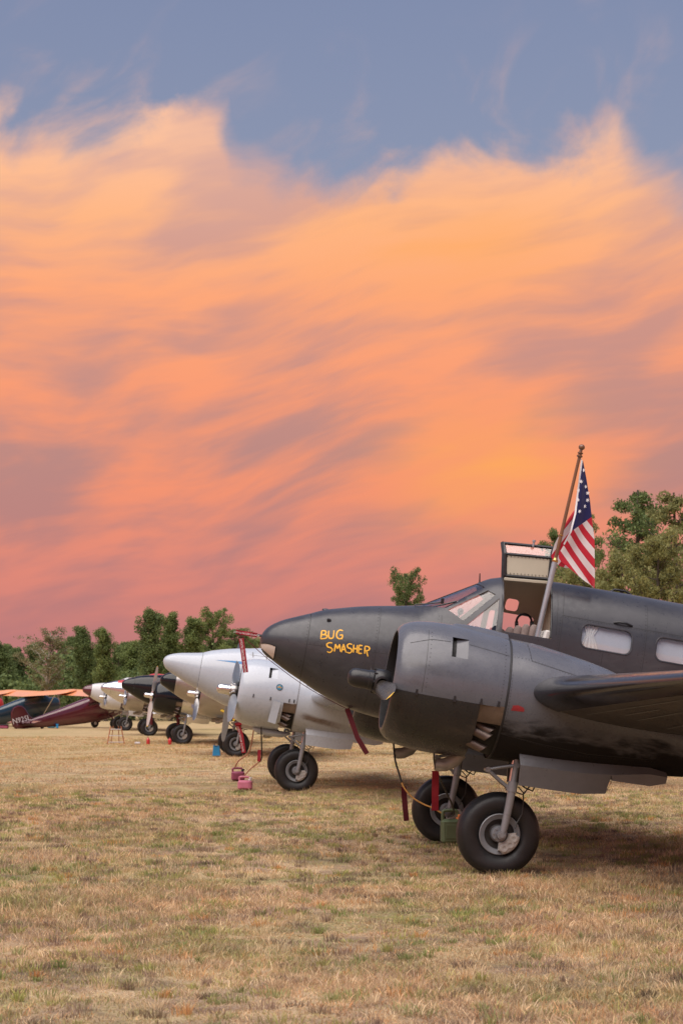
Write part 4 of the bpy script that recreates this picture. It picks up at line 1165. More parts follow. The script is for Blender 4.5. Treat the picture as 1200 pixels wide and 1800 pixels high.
def hose(label, pts, mats, r=.010, split=None):
    P = smooth_stroke([tuple(p) for p in pts], 6); org = Vector(P[-1])
    if split is None:
        o = obj('drain_hose', to_local(MB().tube(P, r, 8), org), mats[0], loc=org)
    else:
        k = int(len(P) * split)
        o = obj('drain_hose', to_local(MB().tube(P[k:], r, 8), org), mats[1], loc=org)
        obj('hose_end', to_local(MB().tube(P[:k + 1], r * 1.15, 8), org), mats[0], o)
    return tag(o, label, 'hose', 'drain hoses hanging from the engines')
B1 = lambda L: [W1(*p) for p in L]
# pitot cover with its hanging streamer and cord
pcr = empty('pitot_cover', W1(2.69, 0, 1.975)); tag(pcr, 'red cloth cover on the nose probe of the dark airplane', 'probe cover')
o0 = Vector(pcr.location)
a, bq = W1(2.72, 0, 1.976), W1(2.955, 0, 1.972)
obj('sleeve', to_local(strip([a, a.lerp(bq, .5), bq], .046, (0, 0, 1), 0, .03), o0), 'streamer_red', pcr)
tm = obj('printed_words', text_mesh('REMOVE BEFORE FLIGHT', .026), 'white_print', pcr); tm.matrix_local = basis(a - bq, (0, 0, -1), (a + bq) / 2 - o0 + Vector((0, -.030, -.002))) @ Matrix.Rotation(math.pi, 4, 'X') if False else basis(bq - a, (0, 0, -1), (a + bq) / 2 - o0 + Vector((0, -.030, -.002)))
h0 = B1([(2.934, 0, 1.965), (2.887, .01, 1.912), (2.833, .02, 1.744), (2.774, .03, 1.552)])
obj('tie', to_local(MB().tube([h0[0], h0[1]], .004, 6), o0), 'streamer_dark', pcr)
obj('hanging_streamer', to_local(strip(h0[1:], .055, (1, 0, .15)), o0), 'streamer_red', pcr)
dirv = (h0[1] - h0[3]).normalized()
tm = obj('printed_words', text_mesh('REMOVE BEFORE FLIGHT', .034), 'white_print', pcr); tm.matrix_local = basis(dirv, (-1, 0, -.15), (h0[1] + h0[3]) / 2 - o0 + Vector((0, -.014, 0)))
obj('cord', to_local(MB().tube(smooth_stroke([tuple(p) for p in B1([(2.934, .05, 1.965), (2.780, .07, 1.873), (2.625, .08, 1.775), (2.473, .08, 1.692), (2.223, .08, 1.565), (1.949, .08, 1.452), (1.616, .1, 1.345)])], 4), .004, 5), o0), 'streamer_dark', pcr)
streamer('dark red ribbon hanging under the belly of the dark airplane', B1([(1.619, .1, 1.35), (1.561, .1, 1.249), (1.451, .1, 1.053), (1.317, .1, .899)]), .055, 'streamer_dark', twist=.5)
streamer('dark maroon streamer hanging on the amber hose, left of the wheels', B1([(.636, -1.85, .553), (.585, -1.85, .35), (.531, -1.85, .153)]), .066, 'streamer_dark')
streamer('bright red streamer hanging in front of the dark airplane\'s far wheel', B1([(.687, 1.2, .86), (.655, 1.2, .66), (.622, 1.2, .452)]), .072, 'streamer_red')
hose('amber hose from the dark airplane\'s far engine to the green can', B1([(.835, -1.97, 1.06), (.786, -1.917, .859), (.715, -1.864, .699), (.640, -1.811, .554), (.515, -1.759, .446), (.373, -1.706, .390), (.256, -1.653, .364), (.12, -1.6, .31)]), ['hose_black', 'hose_amber'], .010, .38)
hose('black hose from the dark airplane\'s near engine down to the green can', B1([(.821, 1.85, 1.07), (.725, 1.292, .946), (.605, .733, .843), (.428, .175, .674), (.239, -.383, .503), (.10, -1.0, .36), (.10, -1.45, .30)]), ['hose_black'], .011)
streamer('small red pennant on the hose beside the white airplane\'s pink jugs', [(-1.541, 33.68, .77), (-1.546, 33.68, .66), (-1.551, 33.68, .55)], .06, 'streamer_red')
hose('pinkish hose from the white airplane to the nearer pink jug', [(-1.504, 33.6, 1.2), (-1.497, 33.68, .781), (-1.511, 33.76, .586), (-1.59, 33.84, .508), (-1.723, 33.92, .398), (-1.84, 34.0, .27)], ['hose_black', 'hose_pink'], .012, .5)
hose('thin orange hose from the white airplane to the farther pink jug', [(-1.828, 37.4, 1.1), (-1.893, 37.5, .738), (-1.97, 37.6, .568), (-2.154, 37.7, .433), (-2.25, 37.8, .28)], ['hose_pink'], .014)
def F_of(o): return o.matrix_world
def on(o, *p): return frame(*o) @ Vector(p)
P3, P4, P5 = ((-3.23, 55.0), R(6)), ((-6.25, 70.5), R(9)), ((-9.42, 88.0), R(9))
a = on(P3, .10, 2.24, .95)
streamer('red gear streamer on the strut left of the white airplane\'s propeller', [a + Vector((-.02, 0, 0)), a + Vector((.08, 0, -.3)), a + Vector((.16, 0, -.85))], .13, 'streamer_red', 'REMOVE BEFORE FLIGHT', .07)
a = on(P3, .0, 2.22, 1.0)
o = obj('gear_lock_sleeve', MB().box((0, 0, 0), (.42, .2, .10), bev=.03), 'streamer_red', loc=a); tag(o, 'red gear lock sleeve on the bare metal airplane\'s near strut', 'gear lock', 'red gear locks')
a = on(P3, .45, 2.5, 1.10)
o = obj('intake_cover', MB().box((0, 0, 0), (.34, .1, .14), Matrix.Rotation(R(25), 3, 'Y'), bev=.03), 'red_paint', loc=a + Vector((.05, 0, .1))); tag(o, 'red and yellow engine plug under the bare metal airplane', 'plug')
obj('tag', MB().box((-.22, 0, .12), (.14, .06, .07), Matrix.Rotation(R(25), 3, 'Y'), bev=.015).box((.12, 0, -.12), (.07, .06, .12), bev=.015), 'yellow_tag', o)
for PP, lab in ((P4, 'red lock sleeve on the far strut of the glossy black airplane'), (P5, 'red lock sleeve on the strut of the polished silver airplane')):
    yy = -1.97 + .2 if PP is P4 else 1.97 + .2
    a = on(PP, .034, yy, .72); o = obj('gear_lock_sleeve', MB().tube([(0, 0, -.2), (0, 0, .32)], [.07, .075], 10).box((0, -.02, .34), (.26, .15, .12), bev=.03), 'streamer_dark', loc=a); tag(o, lab, 'gear lock', 'red gear locks')

# cans, jugs, ladder, bottles
def jerry_can(name, label, loc, rz, w, d, h, mat, cap, group=None):
    r = empty(name, loc, (0, 0, rz)); tag(r, label, 'fuel can' if 'green' in label else 'jug', group)
    # body with a handle hole: lower tank, upper rim and two posts
    obj('tank', MB().box((0, 0, h * .36), (w, d, h * .72), bev=.03), mat, r)
    obj('pressed_panel', MB().box((.0, -d / 2 - .001, h * .36), (w * .62, .014, h * .42), bev=.006), mat, r)
    obj('handle', MB().tube(smooth_stroke([(-w * .40, 0, h * .66), (-w * .40, 0, h * .90), (-w * .30, 0, h * .97), (w * .18, 0, h * .97), (w * .30, 0, h * .88), (w * .33, 0, h * .66)], 4), .021, 10), mat, r)
    obj('spout', MB().lathe([(0, .032), (.035, .028), (.04, .034), (.06, .032), (.062, 0)], (w * .33 if w > 0 else 0, 0, h * .71), (.35, 0, 1), 16), cap, r)
    return r
jerry_can('jerry_can', 'olive green jerry can standing in front of the dark airplane\'s far wheel', (1.30, 21.25, 0), R(4), .25, .17, .40, 'can_green', 'orange_cap')
jerry_can('plastic_jug', 'nearer pale pink plastic jug on the grass', (-1.83, 34.1, 0), R(-8), .27, .17, .25, 'jug_pink', 'seat_white', 'pink jugs by the white airplane')
jerry_can('plastic_jug', 'farther darker pink plastic jug behind the pale one', (-2.19, 38.0, 0), R(6), .28, .17, .27, 'jug_dark', 'black_part', 'pink jugs by the white airplane')
def bottle(label, loc):
    o = obj('red_bottle', MB().lathe([(0, .0), (0, .06), (.02, .07), (.17, .07), (.21, .05), (.235, .025), (.27, .022), (.275, 0)], (0, 0, 0), (0, 0, 1), 16), 'red_paint', loc=loc); tag(o, label, 'bottle', 'red bottles on the grass')
    obj('pull_ring', MB().tube([(.0 + .03 * math.cos(q), 0, .29 + .03 * math.sin(q)) for q in np.linspace(0, 6.28, 12)], .006, 5), 'black_part', o)
bottle('red bottle on the grass below the propeller of the glossy black airplane', (-7.54, 70.0, 0)); bottle('red bottle between the two wheels of the glossy black airplane', (-6.62, 69.2, 0))
o = obj('blue_chock', MB().prism([(-.12, 0), (.12, 0), (.09, .30), (-.09, .32)], -.12, .12), 'blue_plastic', loc=(-3.85, 55.3, 0)); tag(o, 'bright blue block against the tyre beside the pink jugs', 'chock')
obj('rope_loop', MB().tube([(.06 * math.cos(q), -.125, .34 + .05 * math.sin(q)) for q in np.linspace(0, 6.28, 12)], .008, 5), 'black_part', o)
ld = empty('step_ladder', (-8.8, 70, 0), (0, 0, R(8))); tag(ld, 'small reddish wooden step ladder with pale treads on the grass', 'ladder')
for s_ in (-1, 1):
    obj('side_rail', MB().tube([(s_ * .33, -.12, 0), (s_ * .20, .05, .70)], .022, 4), 'ladder_wood', ld)
    obj('rear_leg', MB().tube([(s_ * .16 - .02, .40, 0), (s_ * .10, .06, .70)], .016, 4), 'ladder_wood', ld)
for k, z in enumerate((.08, .33, .58)):
    w = .62 - .33 * z; obj('tread', MB().box((0, -.10 + .2 * z, z), (w, .12, .03), bev=.006), 'step_metal', ld)
o = obj('chock_block', MB().box((0, 0, .05), (.22, .12, .10), bev=.03), 'step_metal', loc=(-7.9, 69.5, 0)); tag(o, 'small grey block lying between the ladder and the red bottle', 'block')

# ------------------------------------------------------------------ flag on its pole, standing in the open hatch
flag = empty('flag_on_pole', W1(-.31, .45, 2.10)); tag(flag, 'striped flag with stars on a leaning pole in the open hatch', 'flag'); fo = Vector(flag.location)
pb, pm, pt = W1(-.31, .45, 2.10), W1(-.309, .45, 3.315), W1(-.382, .45, 4.50)
pb2 = W1(-.318, .45, 2.457)
ldir = (pt - pm).normalized()
obj('lower_pole', to_local(MB().tube([pm - ldir * 1.25, pm], .030, 14), fo), 'pole_tube', flag)
obj('upper_pole', to_local(MB().tube([pm - ldir * .02, pt], [.020, .017], 12), fo), 'pole_wood', flag)
obj('ferrule', to_local(MB().lathe([(-.02, .032), (.0, .034), (.012, .024), (.025, .021)], pm, ldir, 14).lathe([(0, .019), (.004, .026), (.014, .026), (.018, .019)], pm + ldir * .27, ldir, 14), fo), 'brass', flag)
obj('finial', to_local(MB().lathe([(-.035, .02), (-.03, .032), (-.015, .032), (-.01, .019), (0, .019), (.005, .030), (.018, .030), (.022, .018), (.05, .016), (.058, .030), (.075, .036), (.095, .030), (.106, .015), (.108, 0)], pt, ldir, 16), fo), 'pole_wood', flag)
fm = bpy.data.materials.new('flag_cloth'); fm.use_nodes = True
t = NT(fm.node_tree); b = t.n['Principled BSDF']
au = t.node('ShaderNodeAttribute', attribute_name='fu').outputs['Fac']; av = t.node('ShaderNodeAttribute', attribute_name='fv').outputs['Fac']
wide = .0625
sf = t.m('LESS_THAN', t.m('FRACT', t.m('MULTIPLY', av, .5 / wide)), .5)
stripe = t.mix(sf, (.78, .72, .72, 1), (.56, .012, .035, 1))
colf = t.mix(t.m('LESS_THAN', au, 0.0), stripe, (.018, .020, .115, 1))
t.put(b.inputs['Base Color'], colf); b.inputs['Roughness'].default_value = .75; b.inputs['Sheen Weight'].default_value = .2
tl = t.node('ShaderNodeBsdfTranslucent'); t.l.new(colf, tl.inputs[0])
mx = t.node('ShaderNodeMixShader'); mx.inputs[0].default_value = .25; t.l.new(b.outputs[0], mx.inputs[1]); t.l.new(tl.outputs[0], mx.inputs[2])
t.l.new(mx.outputs[0], t.n['Material Output'].inputs[0]); MATS['flag_cloth'] = fm
def poly_at(pl, q):
    L = [0]
    for a, bq in zip(pl[:-1], pl[1:]): L.append(L[-1] + math.hypot(bq[0] - a[0], bq[1] - a[1]))
    s_ = q * L[-1]; return (float(np.interp(s_, L, [p[0] for p in pl])), float(np.interp(s_, L, [p[1] for p in pl])))
fl_left = [(-.412, 4.435), (-.425, 4.15), (-.44, 3.85), (-.425, 3.65), (-.375, 3.50), (-.335, 3.40), (-.34, 3.335), (-.50, 3.24), (-.65, 3.15), (-.775, 3.095)]
fl_right = [(-.425, 4.435), (-.50, 4.25), (-.585, 4.02), (-.635, 3.84), (-.695, 3.62), (-.725, 3.42), (-.755, 3.24), (-.780, 3.09)]
R1p = W1(-.628, .45, 3.856)
def cloth(left, right, ybase, d, ref, amp, nr=40, nc=20, v0=0):
    vs, fu, fv = [], [], []
    for i in range(nr + 1):
        q = i / nr; l_, r_ = poly_at(left, q), poly_at(right, q)
        for j in range(nc + 1):
            s_ = j / nc; x = l_[0] + (r_[0] - l_[0]) * s_; z = l_[1] + (r_[1] - l_[1]) * s_
            y = ybase + amp * math.sin(s_ * 5.2 + q * 2.0) * min(1, .15 + q) + .02 * math.sin(q * 7 + s_ * 2)
            p = W1(x, y, z); vs.append(p); da, db = p.x - ref.x, -(p.z - ref.z)
            fu.append(da * d[0] + db * d[1]); fv.append(-da * d[1] + db * d[0] + v0)
    w = nc + 1
    fs = [(i * w + j, i * w + j + 1, (i + 1) * w + j + 1, (i + 1) * w + j) for i in range(nr) for j in range(nc)]
    return vs, fs, fu, fv
A = cloth(fl_left, fl_right, .44, (.58, .81), R1p, .05)
bl = [(-.44, 3.90), (-.39, 3.80), (-.335, 3.65), (-.29, 3.50), (-.275, 3.35), (-.38, 3.27), (-.47, 3.26)]
br = [(-.48, 3.90), (-.50, 3.80), (-.52, 3.65), (-.54, 3.50), (-.54, 3.40), (-.54, 3.33), (-.52, 3.30)]
Bc = cloth(bl, br, .34, (.62, -.78), W1(-.40, .34, 3.80), .03, 24, 14, .03)
mb = MB(); mb.add(A[0], A[1]); mb.add(Bc[0], Bc[1]); to_local(mb, fo)
fme = mb.mesh('cloth', True, 0)
for nm, val in (('fu', A[2] + [abs(v) + .05 if i_ >= 0 else v for i_, v in enumerate(Bc[2])]), ('fv', A[3] + Bc[3])):
    at = fme.attributes.new(nm, 'FLOAT', 'POINT'); at.data.foreach_set('value', val)
obj('cloth', fme, 'flag_cloth', flag)
obj('header_band', to_local(strip([W1(x + .004, .44 + .03, z) for x, z in fl_left[:5]], .018, (1, 0, .2)), fo), 'star_white', flag)
obj('halyard', to_local(MB().tube([W1(-.385, .45, 4.47), W1(-.405, .45, 4.44)], .006, 6), fo), 'star_white', flag)
fbv = BVHTree.FromPolygons([tuple(v) for v in A[0]], A[1])
for cx, cy in ((412, 377), (380, 518), (352, 628), (340, 745), (445, 575), (478, 652), (478, 738), (437, 815), (362, 883), (290, 938)):
    px_, py_ = 960 + cx / 6.43, 770 + cy / 6.43
    # point on the cloth at that place of the canton
    x_ = -.412 - (px_ - 1022) * .00567 * .985 - (py_ - 808) * .00097 ; z_ = 4.445 - (py_ - 808) * .00567 * .985 + (px_ - 1022) * .00097
    h = fbv.ray_cast(W1(x_, 2.0, z_), -Vector(F1.col[1][:3]))
    if h[0] is None: continue
    pts = []
    for k in range(14):
        a_ = math.pi * k / 7 + .3; rr = .024 if k % 2 == 0 else .011
        pts.append(h[0] + Vector((rr * math.cos(a_), -.005, rr * math.sin(a_))))
    obj('star', to_local(MB().add(pts, [tuple(range(14))]), fo), 'star_white', flag)

# headset hanging inside the cockpit
hs = W1(-.22, -.35, 2.66)
o = obj('headset', MB().tube([(.085 * math.cos(a_), 0, .085 * math.sin(a_)) for a_ in np.linspace(-.4, 3.6, 18)], .013, 8).tube([(.09 * math.cos(a_), .02, .09 * math.sin(a_)) for a_ in np.linspace(0, 6.28, 18)], .007, 6), 'black_part', loc=hs); tag(o, 'black headset hanging inside the open cockpit', 'headset')
for s_ in (-1, 1): obj('ear_cup', MB().lathe([(-.02, .02), (-.018, .035), (.018, .035), (.02, .02)], (s_ * .085, 0, -.03), (1, 0, 0), 12, True, True), 'black_part', o)

# ------------------------------------------------------------------ single-engine high-wing airplanes, seen from behind
def light_plane(label, loc, heading, body, wing, trim, marks=None):
    f = Vector((heading[0], heading[1], 0)).normalized(); l = Vector((-f.y, f.x, 0)); u = Vector((0, 0, 1)); pt_ = R(10.5)
    fb = f * math.cos(pt_) + u * math.sin(pt_); ub = -math.sin(pt_) * f + math.cos(pt_) * u
    r = empty('light_airplane'); r.matrix_world = Matrix(((fb.x, l.x, ub.x, loc[0]), (fb.y, l.y, ub.y, loc[1]), (fb.z, l.z, ub.z, 0), (0, 0, 0, 1)))
    tag(r, label, 'airplane', 'single-engine airplanes parked by the trees')
    P = lambda nm, key, fn, m, par=r: obj(nm, cached('lp_' + key, fn), m, par)
    X = [1.75, 1.70, 1.5, 1.0, .75, .2, -.6, -1.4, -2.6, -4.2, -5.6, -6.1]; T = [1.38, 1.58, 1.70, 1.80, 2.02, 2.12, 2.12, 2.02, 1.82, 1.60, 1.42, 1.34]
    Bz = [1.02, .82, .68, .58, .53, .49, .49, .53, .64, .84, 1.04, 1.16]; Wd = [.2, .40, .50, .54, .56, .58, .58, .54, .42, .26, .10, .02]
    def fus():
        mb = MB(); rings = []
        for x in np.linspace(1.75, -6.1, 60):
            zt, zb, w = (float(lerp(X, q, x)) for q in (T, Bz, Wd)); zc = (zt + zb) / 2
            rings.append([(x, w * math.copysign(abs(math.cos(a)) ** .8, math.cos(a)), zc + (zt - zb) / 2 * math.copysign(abs(math.sin(a)) ** .8, math.sin(a))) for a in np.linspace(0, 2 * math.pi, 29)[:-1]])
        return mb.loft([q[::-1] for q in rings], True, True, True)
    P('fuselage', 'fus', fus, body)
    for k, sd in (('l', 1), ('r', -1)):
        def win():
            return MB().loft([[(x, sd * (.585 - .10 * max(0, (z - 1.72)) - .02 * abs(x)), z) for x in np.linspace(.70 - (z - 1.6) * .5, -1.2 + (z - 1.6) * .4, 8)] for z in np.linspace(1.62, 1.98, 4)], False)
        P('cabin_window', 'win' + k, win, 'glass_tint')
        def wg():
            rings = []
            for y in list(np.linspace(.0, 4.0, 10)) + [4.25, 4.4, 4.48]:
                c_ = 1.65 if y < 4.01 else 1.65 * math.sqrt(max(.04, 1 - ((y - 4.0) / .5) ** 2))
                rings.append([(.80 - .825 + c_ / 2 - q[0] * c_, sd * y, 2.15 + .03 * y + q[1] * c_) for q in ((0, 0), (.03, .035), (.12, .07), (.3, .09), (.6, .065), (1, .005), (.6, -.02), (.2, -.03), (.03, -.02))])
            return MB().loft(rings if sd > 0 else [q[::-1] for q in rings], True, True, True)
        P('wing', 'wing' + k, wg, wing)
        P('wing_strut', 'strut' + k, lambda: MB().tube([(.15, sd * .5, .72), (.1, sd * 2.6, 2.2)], .035, 8, squash=.5), trim)
        P('gear_leg', 'leg' + k, lambda: MB().tube([(.35, sd * .4, .75), (.30, sd * .9, .35), (.28, sd * 1.1, .30)], .05, 8), body)
        wh = P('wheel', 'wh' + k, lambda: MB().lathe([(-.07, .09), (-.085, .17), (-.06, .255), (0, .275), (.06, .255), (.085, .17), (.07, .09)], (.06, sd * 1.15, .26), (0, 1, 0), 28), 'tyre_rubber')
        P('wheel_rim', 'rim' + k, lambda: MB().lathe([(-.072, 0), (-.075, .1), (.075, .1), (.072, 0)], (.06, sd * 1.15, .26), (0, 1, 0), 20), 'step_metal', wh)
        P('stabilizer', 'stab' + k, lambda: MB().loft([[(-4.9 - .1 * y + q[0] * -(1.0 - .2 * y), sd * y, 1.42 + q[1]) for q in ((0, 0), (.2, .04), (.6, .03), (1, 0), (.6, -.03), (.2, -.04))] for y in (0, .6, 1.2, 1.6, 1.75)], True, True, True), body)
    FIN = [(-4.7, 1.38), (-5.05, 1.75), (-5.25, 2.2), (-5.45, 2.42), (-5.75, 2.50), (-6.05, 2.42), (-6.25, 2.15), (-6.32, 1.7), (-6.28, 1.3), (-6.1, 1.1), (-5.7, 1.2)]
    def fin():
        cx, cz = -5.75, 1.8
        return MB().loft([[(cx + (x - cx) * f_, y, cz + (z - cz) * f_) for x, z in FIN] for y, f_ in ((.02, 1), (.06, .9), (-.06, .9), (-.02, 1))][:4], True, True, True)
    fn = P('tail_fin', 'fin', fin, body)
    P('rudder_line', 'rud', lambda: MB().tube([(-5.42, .062, 2.36), (-5.1, .05, 1.70), (-4.95, .05, 1.5)], .012, 4), 'white_print', fn)
    tw = P('tail_wheel', 'tw', lambda: MB().lathe([(-.05, .06), (-.06, .11), (0, .15), (.06, .11), (.05, .06)], (-4.3, 0, .92), (0, 1, 0), 20).tube([(-4.3, 0, .92), (-4.4, 0, 1.15)], .03, 6), 'tyre_rubber')
    P('tail_wheel_rim', 'twr', lambda: MB().lathe([(-.055, 0), (-.057, .07), (.057, .07), (.055, 0)], (-4.3, 0, .92), (0, 1, 0), 14), 'step_metal', tw)
    P('propeller', 'prop', lambda: MB().tube([(1.80, 0, .35), (1.80, 0, 1.25), (1.80, 0, 2.15)], [.05, .09, .05], 8, squash=.3), 'satin_metal')
    if marks:
        m = text_mesh(marks, .46); tx = obj('registration', m, 'white_print', r)
        tx.matrix_local = basis((-.0 - 1, 0, .03), (0, 0, 1), (-5.62, -.075, 1.62)) if False else basis((1, 0, .03), (-.18, 0, 1), (-5.66, -.072, 1.60))
    return r
light_plane('maroon high-wing airplane with N92SL on its tail, seen from behind', (-14.95, 113), (.78, .62), 'maroon_paint', 'orange_lit_wing', 'maroon_paint', 'N92SL')
light_plane('navy blue high-wing airplane just behind the maroon one', (-19.9, 118), (.76, .65), 'navy_paint', 'orange_lit_wing', 'seat_white')
light_plane('red high-wing airplane at the left edge, partly out of frame', (-24.6, 123), (.76, .65), 'red_paint', 'orange_lit_wing', 'red_paint')
def crate(name, label, cat, loc, size, mat, cap):
    o = obj(name, MB().box((0, 0, size[2] / 2), size, bev=.04), mat, loc=loc); tag(o, label, cat)
    obj('lid', MB().box((0, 0, size[2] + .03), (size[0] * 1.04, size[1] * 1.04, .06), bev=.02), cap, o)
crate('cooler', 'blue-grey cooler box beneath the maroon airplane', 'cooler', (-18.1, 112, 0), (.46, .35, .28), 'badge_blue', 'seam_soft')
crate('plastic_can', 'small bright blue can beside the cooler', 'can', (-17.5, 110.5, 0), (.15, .15, .2), 'blue_plastic', 'blue_plastic')
crate('storage_box', 'pink box with a dark lid at the left edge', 'box', (-20.6, 109.5, 0), (.55, .4, .2), 'jug_dark', 'seam')

# ------------------------------------------------------------------ trees
def leaf_mat(name, dark, light, trans=.35):
    m = bpy.data.materials.new(name); m.use_nodes = True
    t = NT(m.node_tree); b = t.n['Principled BSDF']
    tone = t.node('ShaderNodeAttribute', attribute_name='tone').outputs['Fac']
    oi = t.node('ShaderNodeObjectInfo').outputs['Random']
    pos = t.node('ShaderNodeNewGeometry').outputs['Position']
    n = t.noise(pos, .55, 3, .6)
    f = t.m('ADD', t.m('MULTIPLY', tone, .6), t.m('ADD', t.m('MULTIPLY', n, .5), t.m('MULTIPLY', oi, .2)))
    c = t.ramp(f, [(.25, dark), (.85, light)])
    t.put(b.inputs['Base Color'], c); b.inputs['Roughness'].default_value = .65; b.inputs['Specular IOR Level'].default_value = .25
    tl = t.node('ShaderNodeBsdfTranslucent'); t.l.new(c, tl.inputs[0])
    mx = t.node('ShaderNodeMixShader'); mx.inputs[0].default_value = trans; t.l.new(b.outputs[0], mx.inputs[1]); t.l.new(tl.outputs[0], mx.inputs[2])
    t.l.new(mx.outputs[0], t.n['Material Output'].inputs[0]); MATS[name] = m
leaf_mat('leaf_dark', (0.069, 0.11, 0.048, 1), (0.208, 0.272, 0.098, 1))
leaf_mat('leaf_mid', (0.087, 0.133, 0.048, 1), (0.265, 0.325, 0.108, 1))
leaf_mat('leaf_olive', (0.128, 0.145, 0.061, 1), (0.338, 0.337, 0.131, 1))
leaf_mat('leaf_pale', (.130, .132, .066, 1), (.27, .245, .125, 1))
def make_tree(seed, kind):
    """unit tree about 10 m tall: returns trunk mesh and crown mesh"""
    rg = np.random.default_rng(seed); Ht = 10.0
    tr = MB(); tips = []
    lean = rg.normal(0, .25, 2)
    trunk = [(lean[0] * (q ** 1.5) + .12 * math.sin(q * 5 + seed), lean[1] * q ** 1.5, Ht * .94 * q) for q in np.linspace(0, 1, 10)]
    tr.tube(trunk, [.24 * (1 - .9 * q) + .015 for q in np.linspace(0, 1, 10)], 8)
    prof = {'round': ([.12, .25, .5, .75, .95, 1], [.6, 2.6, 3.3, 2.8, 1.3, .3]), 'column': ([.05, .2, .5, .8, .95, 1], [1.2, 1.9, 1.9, 1.4, .7, .2]), 'pine': ([.25, .35, .5, .75, .92, 1], [.9, 2.3, 2.9, 2.0, 1.0, .2]), 'pale': ([.22, .35, .6, .8, .97, 1], [.6, 2.2, 3.1, 2.6, 1.1, .3])}[kind]
    nb = {'round': 44, 'column': 54, 'pine': 34, 'pale': 28}[kind]
    h0 = prof[0][0]
    for k in range(nb):
        q = h0 + (1 - h0) * ((k + rg.random()) / nb) * .98
        a = k * 2.4 + rg.normal(0, .4); L = float(np.interp(q, *prof)) * rg.uniform(.45, 1.25)
        base = Vector((float(np.interp(q / .94, np.linspace(0, 1, 10), [p[0] for p in trunk])), float(np.interp(q / .94, np.linspace(0, 1, 10), [p[1] for p in trunk])), Ht * q * .93))
        rise = {'round': .6, 'column': 1.9, 'pine': .38, 'pale': 1.0}[kind] * (1.15 - q * .4)
        d = Vector((math.cos(a), math.sin(a), rise)).normalized()
        pts = [base]; n = 5
        for i in range(n):
            dd = (d + Vector(rg.normal(0, .16, 3))).normalized()
            if kind == 'pine': dd.z -= .05 * i
            pts.append(pts[-1] + dd * L / n)
        tr.tube(pts, [max(.012, .085 * (1 - q * .7) * (1 - .85 * i / n)) * (1.5 if kind == 'pale' else 1) for i in range(n + 1)], 5)
        for i in range(2, n + 1):
            tips.append((pts[i], .28 + .16 * L * rg.uniform(.7, 1.2)))
            for _ in range(2):
                sd = Vector(rg.normal(0, 1, 3)).normalized(); sd.z = abs(sd.z) * .6
                e = pts[i] + sd * L * rg.uniform(.12, .30)
                tr.tube([pts[i], e], [.02, .008], 4, False); tips.append((e, rg.uniform(.26, .5)))
    per = {'round': 62, 'column': 58, 'pine': 56, 'pale': 34}[kind]
    C_ = np.array([t_[0][:] for t_ in tips]); Rr = np.array([t_[1] for t_ in tips])
    keep = rg.random(len(C_)) > {'round': .26, 'column': .2, 'pine': .34, 'pale': .3}[kind]; C_ = C_[keep]; Rr = Rr[keep]
    ctone = np.repeat(rg.uniform(0, 1, len(C_)), per)
    ctr = np.repeat(C_, per, 0); rad = np.repeat(Rr, per)
    u = rg.normal(size=(len(ctr), 3)); u /= np.linalg.norm(u, axis=1)[:, None]
    u[:, 2] *= {'column': 1.15, 'pine': .62}.get(kind, .62)
    ctr = ctr + u * (rad * rg.random(len(ctr)) ** .45)[:, None]
    n1 = rg.normal(size=(len(ctr), 3)); n1 /= np.linalg.norm(n1, axis=1)[:, None]
    n2 = rg.normal(size=(len(ctr), 3)); n2 -= n1 * (n1 * n2).sum(1)[:, None]; n2 /= np.linalg.norm(n2, axis=1)[:, None]
    s = rg.uniform(.035, .105, len(ctr))[:, None] * (.9 if kind != 'pine' else .8)
    V = np.stack([ctr - n1 * s * 1.3, ctr + n2 * s * .62, ctr + n1 * s * 1.3, ctr - n2 * s * .62], 1).reshape(-1, 3)
    nq = len(ctr); me = bpy.data.meshes.new('crown')
    me.vertices.add(nq * 4); me.vertices.foreach_set('co', V.ravel().astype(np.float32))
    me.loops.add(nq * 4); me.loops.foreach_set('vertex_index', np.arange(nq * 4, dtype=np.int32))
    me.polygons.add(nq); me.polygons.foreach_set('loop_start', np.arange(0, nq * 4, 4, dtype=np.int32)); me.update()
    at = me.attributes.new('tone', 'FLOAT', 'FACE'); at.data.foreach_set('value', np.clip(.6 * ctone + .4 * rg.random(nq), 0, 1).astype(np.float32))
    return tr.mesh('trunk'), me
TREES = {}
def tree_of(kind, var):
    if (kind, var) not in TREES: TREES[(kind, var)] = make_tree(11 + 7 * var + 101 * ['round', 'column', 'pine', 'pale'].index(kind), kind)
    return TREES[(kind, var)]
def tree(label, X, Y, height, spread, kind, var, leaf, group, rz):
    tm_, cm = tree_of(kind, var)
    k = height / 9.55; w = spread / {'round': 6.6, 'column': 3.9, 'pine': 5.8, 'pale': 6.2}[kind]
    r = empty('tree', (X, Y, -.05), (0, 0, rz)); w *= {'column': 1.05, 'pine': 1.3}.get(kind, 1.2); r.scale = (w, w, k); tag(r, label, 'tree', group)
    obj('trunk', tm_, 'bark_pale' if kind == 'pale' else 'bark', r); obj('crown', cm, leaf, r)
FL, FR = 'trees at the left edge of the field', 'tall trees behind the dark airplane'
def at_view(px_, top, Y): return ((px_ - 600) * Y / 3150, Y, (1232 - top) * Y / 3150 + CAM_H)
